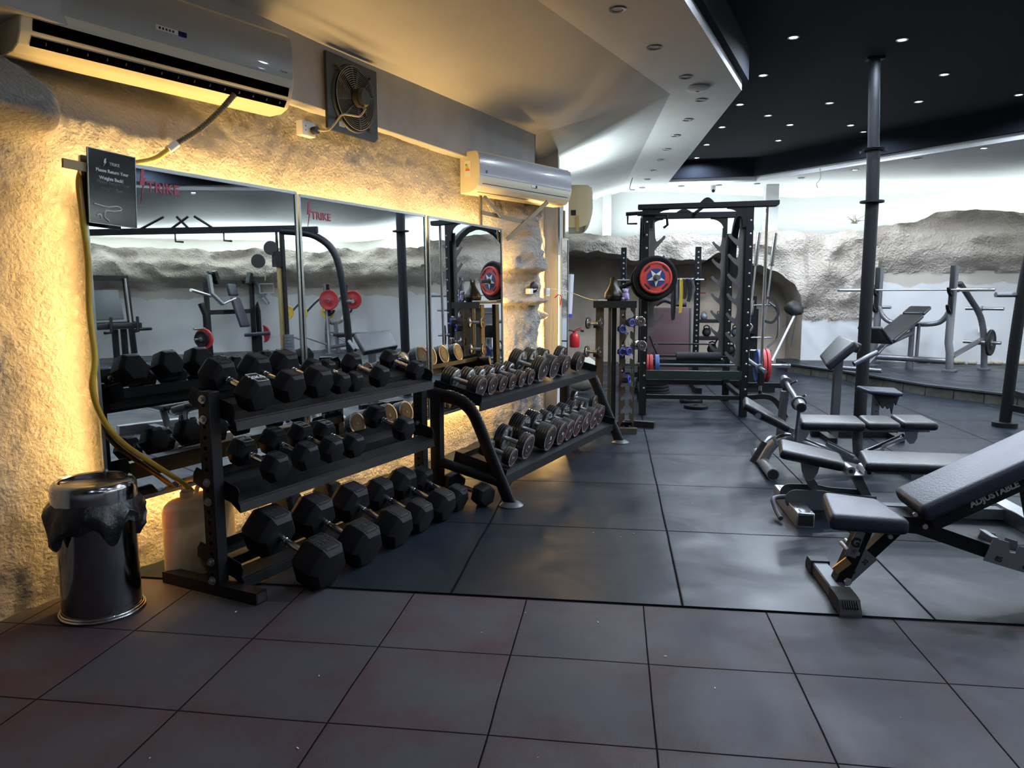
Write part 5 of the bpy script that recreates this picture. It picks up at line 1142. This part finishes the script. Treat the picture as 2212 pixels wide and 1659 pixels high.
b = B(); rtube(b, [(1.145, 4.5, .24), (1.235, 4.5, .10)], .05, .045); obj('front_leg', b, gpaint, t)
b = B(); b.box((1.41, 4.48, .262), (.12, .14, .006)); b.cyl((1.372, 4.42, .285), (1.372, 4.54, .285), .026, 18); b.cyl((1.465, 4.40, .285), (1.465, 4.54, .285), .026, 18); hg = obj('hinge_plate', b, chrome2, t)
b = B(); b.cyl((1.372, 4.415, .285), (1.372, 4.4195, .285), .012, 14); b.cyl((1.465, 4.395, .285), (1.465, 4.3995, .285), .012, 14); obj('hinge_hole', b, blackm, hg)
b = B(); rtube(b, [(1.42, 4.52, .26), (1.52, 4.52, .06)], .06, .05); obj('centre_post', b, gpaint, t)
b = B(); P = [(1.07+.06*math.cos(R(a)), .105+.06*math.sin(R(a))) for a in range(90, 271, 20)]+[(1.30, .05), (1.52, .05), (1.52, .14), (1.30, .15), (1.22, .165)]
b.prism(P, .006, M=MX(4.42)); b.prism(P, .006, M=MX(4.56)); obj('base_plate', b, gpaint, t)
b = B(); rtube(b, [(1.10, 4.50, .045), (2.25, 4.50, .045)], .07, .06); obj('base_rail', b, gpaint, t)
b = B(); b.box((1.075, 4.50, .048), (.095, .62, .088), bev=.004, seg=1); fb = obj('front_foot', b, chrome2, t)
b = B(); b.box((1.075, 4.1895, .048), (.080, .002, .060)); obj('tube_opening', b, blackm, fb)
b = B()
for y in (4.24, 4.32, 4.68, 4.76):
    for dx in (-.022, .022): b.box((1.075+dx, y, .0925), (.006, .05, .002))
obj('grip_slot', b, gpaint, fb)
b = B(); b.tube(smooth_path([(1.03, 4.50, .10), (.97, 4.47, .10), (.945, 4.43, .095), (.950, 4.36, .055), (.960, 4.28, .03)], 4), .014, 10); obj('carry_handle', b, gpaint, t)
b = B(); b.box((2.28, 4.50, .048), (.095, .60, .088), bev=.004, seg=1); obj('rear_foot', b, chrome2, t)
b = B(); rtube(b, [(1.90, 4.5, .27), (1.75, 4.5, .06)], .05, .04); obj('rear_strut', b, gpaint, t)
# far bench with roll bar
t = thing('sit_up_bench', 'long flat bench with raised leg pad and chrome roller bar, third from the camera', 'bench', (0, 0, 0))
b = B(); cushion(b, [(.955, 5.50, .520), (1.285, 5.50, .345), (1.300, 5.80, .345), (1.000, 5.80, .535)], .055, .024, 4); obj('leg_pad', b, leather, t)
b = B(); cushion(b, [(1.345, 5.50, .385), (1.800, 5.50, .385), (1.815, 5.80, .400), (1.385, 5.80, .400)], .065, .026, 4); obj('main_pad', b, leather, t)
b = B(); cushion(b, [(1.805, 5.50, .390), (2.035, 5.50, .390), (2.045, 5.80, .402), (1.825, 5.80, .402)], .060, .024, 4); obj('middle_pad', b, leather, t)
b = B(); cushion(b, [(2.045, 5.50, .400), (2.285, 5.50, .400), (2.285, 5.80, .412), (2.055, 5.80, .412)], .062, .024, 4); obj('head_pad', b, leather, t)
b = B(); rtube(b, [(1.38, 5.65, .315), (2.27, 5.65, .330)], .06, .04); obj('pad_rail', b, steel, t)
b = B(); rtube(b, [(1.05, 5.62, .415), (1.32, 5.62, .295)], .05, .04); b.cyl((1.045, 5.50, .425), (1.045, 5.60, .425), .022, 14); obj('leg_rail', b, steel, t)
b = B(); b.prism([(1.33, .33), (1.42, .34), (1.43, .30), (1.405, .25), (1.37, .225), (1.33, .23), (1.30, .27)], .012, M=MX(5.58)); b.cyl((1.325, 5.50, .262), (1.325, 5.64, .262), .018, 16); b.cyl((1.385, 5.52, .345), (1.39, 5.62, .325), .022, 14); obj('hinge_plate', b, chrome2, t)
b = B(); b.tube(smooth_path([(1.120, 5.65, .060), (1.175, 5.65, .165), (1.255, 5.65, .235), (1.36, 5.65, .225), (1.55, 5.65, .155), (1.86, 5.65, .075), (2.15, 5.65, .045)], 6), .036, 16); obj('spine_tube', b, chrome2, t)
b = B(); b.cyl((1.118, 5.27, .045), (1.135, 5.98, .045), .042, 20); ff = obj('front_foot', b, chrome2, t)
b = B(); b.cyl((1.1178, 5.2695, .045), (1.1178, 5.2675, .045), .036, 20); obj('tube_opening', b, blackm, ff)
b = B(); b.tube(smooth_path([(1.20, 5.58, .205), (1.15, 5.46, .275), (1.10, 5.38, .285), (1.06, 5.35, .25)], 4), .013, 10); gh = obj('carry_handle', b, chrome2, t)
b = B(); b.cyl((1.068, 5.352, .262), (.985, 5.34, .115), .021, 14); obj('rubber_grip', b, blackm, gh)
b = B(); b.cyl((1.80, 5.65, .10), (1.78, 5.65, .31), .036, 18); obj('centre_post', b, gpaint, t)
b = B(); b.tube([(1.84, 5.62, .145), (2.10, 5.62, .275)], .025, 12); b.tube([(1.80, 5.62, .115), (1.95, 5.62, .185)], .037, 14); obj('gas_strut', b, chrome, t)
b = B(); b.tube([(1.56, 5.6, .215), (1.75, 5.6, .12)], .022, 12); obj('adjust_lever', b, chrome, t)
b = B(); b.prism([(2.08, .32), (2.17, .32), (2.165, .27), (2.145, .235), (2.12, .23), (2.10, .25)], .012, M=MX(5.57)); obj('strut_bracket', b, steel, t)
b = B(); b.box((2.12, 5.65, .035), (.08, .5, .07)); obj('rear_foot', b, silver, t)
b = B(); rtube(b, [(1.28, 5.85, .20), (1.30, 5.85, .565)], .06, .05); obj('roller_post', b, silver, t)
b = B(); b.tube([(1.315, 5.50, .24), (1.330, 5.50, .50)], .013, 10); obj('roller_post', b, silver, t)
b = B(); b.cyl((1.312, 5.42, .520), (1.350, 6.10, .625), .020, 14); b.cyl((1.309, 5.36, .512), (1.3145, 5.46, .527), .036, 18, rb=.042); b.cyl((1.345, 6.02, .612), (1.352, 6.12, .628), .034, 18); b.cyl((1.3145, 5.455, .527), (1.3155, 5.475, .530), .052, 18); b.cyl((1.344, 6.0, .609), (1.3455, 6.02, .612), .045, 18); rb_ = obj('roller_bar', b, silver, t)
b = B(); b.cyl((1.309, 5.358, .5117), (1.3088, 5.356, .5114), .028, 16); obj('tube_opening', b, blackm, rb_)
b = B(); b.tube([(1.32, 5.55, .545), (1.37, 5.50, .585)], .009, 8); b.tube([(1.345, 5.95, .605), (1.40, 5.90, .64)], .009, 8); obj('locking_pin', b, silver, t)

# ------------------------------------------------------------------ preacher curl bench
t = thing('preacher_curl_bench', 'preacher curl bench with a slanted dark arm pad and a worn seat trailing torn cover', 'preacher bench', (0, 0, 0))
b = B(); cushion(b, [(1.815, 6.70, .690), (2.060, 6.72, .905), (2.075, 7.24, .930), (1.905, 7.24, .725)], .075, .022, 3); obj('arm_pad', b, leather, t)
b = B(); cushion(b, [(2.045, 6.72, .900), (2.135, 6.74, .870), (2.150, 7.24, .885), (2.065, 7.24, .925)], .09, .022, 3); obj('pad_crest', b, leather, t)
b = B(); b.cyl((2.06, 6.72, .70), (2.26, 6.76, .80), .022, 14); obj('bar_rest', b, silver, t)
b = B(); rtube(b, [(1.975, 6.90, .02), (1.985, 6.90, .72)], .075, .06); obj('pad_post', b, silver, t)
b = B(); cushion(b, [(2.27, 6.93, .445), (2.56, 6.93, .425), (2.58, 7.20, .440), (2.24, 7.20, .455)], .035, .012, 2); obj('seat', b, leather2, t)
b = B(); b.prism([(2.30, .42), (2.56, .40), (2.555, .385), (2.53, .30), (2.515, .345), (2.50, .22), (2.485, .285), (2.46, .265), (2.44, .30), (2.42, .27), (2.40, .30), (2.385, .335)], .03, M=MX(7.02)); obj('torn_cover', b, blackm, t)
b = B(); rtube(b, [(2.37, 7.06, .02), (2.375, 7.06, .42)], .06, .05); sp2 = obj('seat_post', b, silver, t)
b = B()
for k in range(4): b.cyl((2.37, 7.028, .12+k*.06), (2.37, 7.026, .12+k*.06), .008, 10)
obj('hole_row', b, blackm, sp2)
b = B(); rtube(b, [(1.80, 6.98, .035), (2.55, 7.02, .035)], .06, .05); obj('base_rail', b, black, t)
b = B(); b.box((1.90, 6.95, .03), (.07, .60, .05)); obj('foot', b, black, t); b = B(); b.box((2.50, 7.02, .03), (.07, .50, .05)); obj('foot', b, black, t)

# ------------------------------------------------------------------ bench press on the platform
def bench_press(c, ang, z0, label, group, plates, incline=True):
    M = Matrix.Translation((c[0], c[1], z0)) @ Matrix.Rotation(R(ang), 4, 'Z') @ Matrix.Diagonal((1.14, 1, 1, 1))
    t = thing('bench_press_station', label, 'bench press', M=M)
    for sx in (-1, 1):
        b = B(); b.tube([(sx*.46, 0, 0), (sx*.46, 0, .30), (sx*.50, .03, .42), (sx*.50, .03, 1.62)] if False else [(sx*.50, -.02, 0), (sx*.49, -.02, .28), (sx*.46, 0, .42), (sx*.47, .02, 1.55)], 0, 12, sec=(.10, .075, 'oval'), upv=(1, 0, 0)); obj('front_post', b, silver, t)
        b = B(); b.tube(smooth_path([(sx*.52, .06, 1.30), (sx*.58, .30, 1.08), (sx*.66, .52, .80), (sx*.70, .60, .45), (sx*.72, .62, 0)], 4), 0, 12, sec=(.085, .06, 'oval'), upv=(1, 0, 0)); obj('rear_post', b, silver, t)
        b = B(); b.box((sx*.47, -.055, 1.20), (.05, .05, .70), bev=.008); hk = obj('bar_holder', b, black, t)
        for z in (1.18, .93):
            b = B(); b.tube([(sx*.47, -.07, z-.06), (sx*.47, -.15, z), (sx*.47, -.17, z+.05)], 0, sec=(.04, .03, 'rect'), upv=(1, 0, 0)); obj('hook', b, black, hk)
        for z in (.92, .42):
            b = B(); b.cyl((sx*.48, .52, z), (sx*.92, .52, z), .025, 14); b.cyl((sx*.66, .52, z), (sx*.68, .52, z), .04, 14); obj('storage_peg', b, steel, t)
        b = B(); b.tube([(sx*.50, .02, .22), (sx*.68, .58, .46)], 0, 10, sec=(.09, .05, 'oval'), upv=(1, 0, 0)); obj('side_brace', b, silver, t)
        b = B(); b.box((sx*.50, -.02, .015), (.16, .12, .03), bev=.005); b.box((sx*.72, .62, .015), (.14, .12, .03), bev=.005); obj('foot', b, gpaint, t)
    b = B(); b.tube(smooth_path([(-.46, 0, .95), (-.40, .02, .80), (-.28, .04, .70), (0, .05, .68), (.28, .04, .70), (.40, .02, .80), (.46, 0, .95)], 5), .036, 14); obj('upper_crossbar', b, silver, t)
    b = B(); b.tube([(-.50, 0, .15), (.50, 0, .15)], .045, 14); obj('lower_crossbar', b, silver, t)
    b = B(); b.cyl((0, 0, 0), (0, .02, .70), .034, 14); b.cyl((.08, 0, .1), (.08, .02, .68), .022, 12); b.cyl((0, 0, 0), (0, 0, .10), .05, 16); obj('bench_post', b, silver, t)
    if incline:
        b = B(); cushion(b, [(-.15, -1.00, .50), (.15, -1.00, .50), (.15, -.02, .84), (-.15, -.02, .84)], .065, .025, 3); obj('back_pad', b, leather, t)
        b = B(); cushion(b, [(-.14, .0, .86), (.14, .0, .86), (.14, .27, .96), (-.14, .27, .96)], .06, .025, 3); obj('head_pad', b, leather, t)
        b = B(); cushion(b, [(-.15, -1.42, .70), (.15, -1.42, .70), (.15, -1.02, .47), (-.15, -1.02, .47)], .055, .022, 3); obj('seat_pad', b, leather, t)
        b = B(); b.tube([(0, -1.65, .08), (0, -.95, .40), (0, 0, .55)], .036, 14); b.cyl((-.25, -1.62, .10), (.25, -1.62, .10), .03, 12); obj('bench_rail', b, silver, t)
    else:
        b = B(); cushion(b, [(-.14, -1.2, .45), (.14, -1.2, .45), (.14, .05, .45), (-.14, .05, .45)], .06, .02, 3); obj('flat_pad', b, leather, t)
        b = B(); b.tube([(0, -1.1, .05), (0, -1.1, .38), (0, 0, .38)], .035, 12); obj('bench_rail', b, silver, t)
    bt = thing('barbell', 'bare chrome barbell racked on the incline bench press' if not plates else 'barbell with red and yellow plates racked on the bench press seen in the mirror', 'barbell', M=M)
    b = B(); b.cyl((-.66, -.13, 1.20), (.66, -.13, 1.20), .014, 12); obj('shaft', b, steel, bt)
    for sx in (-1, 1): b = B(); b.cyl((sx*.58, -.13, 1.20), (sx*.98, -.13, 1.20), .026, 16); b.cyl((sx*.565, -.13, 1.20), (sx*.585, -.13, 1.20), .038, 16); obj('sleeve', b, chrome, bt)
    return M, t
MBp, _ = bench_press((4.50, 12.02), -42, .15, 'grey incline bench press station with curved posts on the raised platform', None, False)
q = MBp @ Vector((.80, .52, .42)); nx = (MBp.to_3x3() @ Vector((1, 0, 0)))
plate_at(q, nx, .195, .035, rubber, 'black weight plate on the lower right peg of the incline bench press', 'plates on the incline bench press')
q = MBp @ Vector((-.80, .52, .42)); plate_at(q, nx, .17, .035, rubber, 'black weight plate on the lower left peg of the incline bench press', 'plates on the incline bench press')
MB2, _ = bench_press((9.35, 10.75), 232, .15, 'grey bench press station with red and yellow plates, seen in the middle mirror', None, True, incline=False)
for k, (x, r, m) in enumerate(((.64, .22, red), (-.64, .22, red), (.60, .16, yellow), (-.60, .16, yellow))):
    plate_at(MB2 @ Vector((x, -.13, 1.20)) if k < 2 else MB2 @ Vector((x*1.12, .52, .92)), MB2.to_3x3() @ Vector((1, 0, 0)), r, .035, m, ['red plate on one end of the mirrored barbell', 'red plate on the other end of the mirrored barbell', 'yellow plate on a mirrored storage peg, near the pole', 'yellow plate on the other mirrored storage peg'][k], 'plates on the mirrored bench press')
t = thing('wall_outlet', 'white double outlet low on the white wall right of the incline bench press', 'socket', M=fm((5.86, 12.755, .72), (1, 0, 0), (0, 0, 1)))
b = B(); b.box((0, 0, .0), (.16, .10, .03), bev=.006); obj('plate', b, label_w, t)
b = B(); b.cyl((-.02, 0, .0155), (-.02, 0, .017), .010, 10); b.cyl((.03, 0, .0155), (.03, 0, .017), .010, 10); obj('pin_hole', b, gpaint, t)
random.seed(3)
for k in range(12):
    x = 5.0+k*.17+random.uniform(-.04, .04); b = B(); r = random.uniform(.05, .085)
    b.sphere((0, 0, 0), r, 12, (1.2, .8, .62))
    for v in b.bm.verts: v.co *= 1+.2*noise.noise(v.co*14+Vector((k, 0, 0)))
    o = obj('stone', b, mat('pale_stone', (.42, .38, .30), .85, bump=.3, bscale=20)); wy = 12.85-(0 if x > 5.6 else (x-5.6)*.32); o.location = (x+.1, wy-.02, .15+r*.5)
    o['label'] = 'pale rounded stone at the foot of the white platform wall, %s from the left' % ['first', 'second', 'third', 'fourth', 'fifth', 'sixth', 'seventh', 'eighth', 'ninth', 'tenth', 'eleventh', 'twelfth'][k]; o['category'] = 'stone'; o['group'] = 'row of stones at the foot of the white wall'

# ------------------------------------------------------------------ cable crossover (right edge, and in the mirrors)
t = thing('cable_crossover', 'big black cable crossover whose slanted round leg stands at the right picture edge', 'cable machine', (0, 0, 0))
P = smooth_path([(3.80, 7.72, .02), (3.83, 7.69, 1.0), (3.88, 7.64, 1.75), (3.98, 7.56, 2.08), (4.16, 7.38, 2.26), (4.36, 7.18, 2.30)], 6)
b = B(); b.tube(P, .052, 18); lg = obj('bent_leg', b, black, t)
b = B(); b.lathe([(0, .11), (.05, .11), (.055, .08)], (3.80, 7.72, 0)); obj('foot', b, black, lg)
b = B(); rtube(b, [(3.82, 7.70, .34), (4.45, 7.85, .16)], .06, .05, (0, 0, 1)); rtube(b, [(3.82, 7.70, .20), (4.5, 7.05, .10)], .06, .05, (0, 0, 1)); obj('floor_brace', b, black, t)
b = B(); rtube(b, [(4.10, 7.44, 2.33), (6.80, 4.74, 2.33)], .09, .07, (0, 0, 1)); obj('top_beam', b, black, t)
for k, (s_, a) in enumerate(((1.15, .16), (1.75, -.16), (1.50, .10), (2.20, -.22))):
    b = B(); c0 = Vector((4.10+.707*(s_+.2), 7.44-.707*(s_+.2), 2.36)); b.tube([c0, c0+Vector((.707*a*1.6, -.707*a*1.6, .17))], .018, 10); obj('pull_up_handle', b, black, t)
for s_ in (1.2, 1.9):
    b = B(); c0 = Vector((4.10+.707*s_, 7.44-.707*s_, 2.30)); b.tube([c0, c0+Vector((0, 0, -.12)), c0+Vector((-.08, .08, -.13))], .014, 8); obj('hook', b, black, t)
goldm = mat('brass_column', (.42, .32, .14), .35, .8)
b = B(); b.box((4.40, 7.14, 1.0), (.06, .06, 1.75)); gc = obj('column', b, goldm, t)
b = B()
for k in range(26): b.cyl((4.37, 7.17, .25+k*.06), (4.36, 7.18, .25+k*.06), .010, 8)
obj('hole_row', b, blackm, gc)
b = B(); b.lathe([(-.02, .10), (.02, .10)], (4.45, 7.05, 2.06), (.7, .7, 0)); b.lathe([(-.015, .10), (.015, .10)], (4.62, 6.93, 1.88), (.7, .7, 0)); obj('pulley', b, blackm, t)
b = B(); b.box((4.40, 7.12, 1.90), (.12, .12, .22)); b.tube([(4.4, 7.12, 2.3), (4.4, 7.12, 2.0)], .02, 8); obj('pulley_carriage', b, black, t)
b = B(); b.cyl((4.55, 7.0, 1.78), (4.56, 6.99, 1.60), .008, 8); b.tube([(4.48, 7.07, 1.55), (4.48, 7.07, 1.42), (4.62, 6.93, 1.42), (4.62, 6.93, 1.55)], .008, 8, closed=True); obj('cable_grip', b, chrome2, t)
b = B()
for k in range(16): b.box((4.36, 7.18, .12+k*.045), (.22, .10, .040))
obj('weight_stack', b, gpaint, t)
b = B(); b.box((4.36, 7.18, 1.2), (.06, .05, 2.3)); obj('rear_column', b, black, t)
b = B(); b.box((6.75, 4.79, 1.15), (.10, .10, 2.3)); obj('far_column', b, black, t)
b = B(); b.cyl((3.60, 7.66, 1.29), (3.84, 7.70, 1.29), .025, 12); obj('side_peg', b, steel, t)
# machines along the far right wall, visible in the nearest mirror
def frame_machine(c, ang, lab):
    M = Matrix.Translation((c[0], c[1], .15)) @ Matrix.Rotation(R(ang), 4, 'Z'); t = thing('leg_press', lab, 'leg press', M=M)
    for sx in (-.75, .75):
        b = B(); rtube(b, [(sx, 0, 0), (sx*.93, .05, 1.75)], .10, .08); obj('side_post', b, black, t)
        b = B(); b.cyl((sx*.85, -.10, .7), (sx*.85, -.02, 1.7), .025, 10); obj('guide_rod', b, chrome2, t)
        b = B(); b.cyl((sx, 0, .62), (sx*1.6, 0, .62), .035, 12); obj('weight_peg', b, black, t)
    b = B(); rtube(b, [(-.70, .05, 1.70), (.70, .05, 1.70)], .10, .10, (0, 0, 1)); obj('top_bar', b, black, t)
    b = B(); b.box((0, 0, 1.15), (1.0, .06, .62), rmat('X', -12), bev=.01); obj('foot_plate', b, gpaint, t)
    b = B(); b.box((0, -.35, .72), (1.15, .35, .12), bev=.03); obj('seat_pad', b, leather, t)
    b = B(); rtube(b, [(-.8, 0, .75), (.8, 0, .75)], .09, .08, (0, 0, 1)); obj('cross_bar', b, black, t)
    for sx in (-.45, .15): b = B(); b.tube([(sx, -.55, .9), (sx+.05, -.6, .6), (sx+.2, -.6, .6)], .03, 10); obj('grab_handle', b, black, t)
    for sx in (-.3, -.1): b = B(); rtube(b, [(sx, -.3, 0), (sx, -.3, .65)], .10, .08); obj('centre_post', b, black, t)
frame_machine((11.0, 6.6), 250, 'black leg press machine with a tall frame, seen at the left of the nearest mirror')
M = Matrix.Translation((10.55, 9.25, .15)) @ Matrix.Rotation(R(240), 4, 'Z')
t = thing('shoulder_press_machine', 'black plate-loaded press machine with a tall padded seat, centred in the nearest mirror', 'press machine', M=M)
b = B(); cushion(b, [(-.16, -.28, .62), (.16, -.28, .62), (.15, -.05, 1.28), (-.15, -.05, 1.28)], .08, .03, 3); obj('back_pad', b, leather2, t)
b = B(); cushion(b, [(-.15, -.03, 1.31), (.15, -.03, 1.31), (.15, .04, 1.58), (-.15, .04, 1.58)], .08, .03, 3); obj('head_pad', b, leather2, t)
b = B(); cushion(b, [(-.20, -.75, .50), (.20, -.75, .50), (.20, -.32, .47), (-.20, -.32, .47)], .08, .03, 3); obj('seat_pad', b, leather2, t)
b = B(); rtube(b, [(0, -.5, 0), (0, -.5, .42)], .12, .12); obj('seat_post', b, black, t)
for sx in (-1, 1):
    b = B(); b.tube([(sx*.95, .05, 0), (sx*.95, .05, .9), (sx*1.02, .1, 1.15)], 0, sec=(.09, .08, 'rect'), upv=(1, 0, 0)); obj('side_post', b, black, t)
    b = B(); rtube(b, [(sx*.80, .1, 0), (sx*.82, .1, 1.6)], .08, .08); obj('rear_post', b, black, t)
    b = B(); b.tube([(sx*.82, 0, 1.75), (sx*.90, -.1, 1.35), (sx*.82, -.3, 1.12)], 0, sec=(.09, .06, 'rect'), upv=(1, 0, 0)); lv = obj('press_arm', b, gpaint, t)
    b = B(); b.tube([(sx*.82, -.3, 1.12), (sx*.50, -.4, 1.24)], .022, 10); obj('handle', b, chrome, lv)
    b = B(); b.cyl((sx*.95, -.1, 1.30), (sx*1.55, -.1, 1.42), .035, 12); obj('loading_peg', b, chrome, lv)
    for z in (.62, .40): b = B(); b.cyl((sx*.95, .05, z), (sx*1.35, .05, z), .022, 10); obj('storage_peg', b, steel, t)
    b = B(); b.box((sx*.60, .0, 1.70), (.10, .10, .28), rmat('Y', sx*20)); b.tube([(sx*.60, 0, 1.72), (sx*.85, 0, 1.80)], .03, 8); obj('linkage', b, black, t)
b = B(); rtube(b, [(-.82, .1, 1.62), (.82, .1, 1.62)], .07, .07, (0, 0, 1)); rtube(b, [(-.82, .1, .95), (.82, .1, .95)], .10, .08, (0, 0, 1)); obj('cross_bar', b, black, t)
nx = M.to_3x3() @ Vector((1, 0, 0))
for sx in (-1, 1): plate_at(M @ Vector((sx*1.05, .05, .40)), nx, .22, .05, red, 'red plate on the %s storage peg of the mirrored press machine' % ('left' if sx < 0 else 'right'), 'plates on the mirrored press machine')
plate_at(M @ Vector((1.13, .05, .40)), nx, .17, .05, rubber, 'black plate outside the red one on the mirrored press machine', 'plates on the mirrored press machine')
# small scraps on the floor
random.seed(11); b = B()
for x, y in ((.05, 3.9), (.12, 3.97), (-.1, 3.95), (.5, 4.6), (-.05, 2.85), (-.5, 2.7), (.2, 2.6), (.9, 2.3), (1.35, 2.15), (-1.0, 2.3), (-.2, 1.95), (.6, 2.75), (-.35, 2.9), (1.0, 1.8), (-1.55, 2.75), (.35, 2.4), (1.15, 6.9), (.7, 7.3), (1.9, 4.0), (-.9, 1.9), (-1.3, 1.8), (.8, 6.4)):
    a = random.uniform(0, 180); s = random.uniform(.003, .011); b.box((x, y, .009 if y > 3.05 else .002), (s, s*.35, .002), rmat('Z', a))
tag(obj('floor_litter', b, label_w), 'tiny white scraps of paper and chalk scattered over the floor', 'litter')['kind'] = 'stuff'

# loose wires hanging from the ceiling and a dry twig on the ledge
b = B(); b.tube(smooth_path([(3.02, 11.9, 3.17), (3.03, 11.9, 3.02), (2.98, 11.9, 2.94), (3.00, 11.9, 2.88)]), .006, 6); tag(obj('hanging_wire', b, gpaint), 'short thin wire dangling from the white ceiling ring left of the pole', 'wire')
b = B(); b.tube(smooth_path([(.25, 12.2, 3.14), (.22, 12.2, 3.04), (.21, 12.2, 2.96), (.29, 12.2, 2.95)]), .006, 6); tag(obj('hanging_wire', b, gpaint), 'short curled wire dangling from the sloping white ceiling at the left', 'wire')
random.seed(5); b = B(); c0 = Vector((3.95, 13.25, 2.46))
for k in range(16):
    a = random.uniform(0, 6.28); L = random.uniform(.06, .22); d = Vector((math.cos(a)*L, math.sin(a)*L*.3, random.uniform(.0, .14)))
    b.tube([c0+Vector((random.uniform(-.05, .05), 0, 0)), c0+d*.6+Vector((0, 0, .02)), c0+d], .004, 5)
tag(obj('dry_twigs', b, mat('twig_brown', (.20, .17, .11), .8)), 'small tuft of dry twigs on the top of the rock ledge left of the pole', 'twigs')
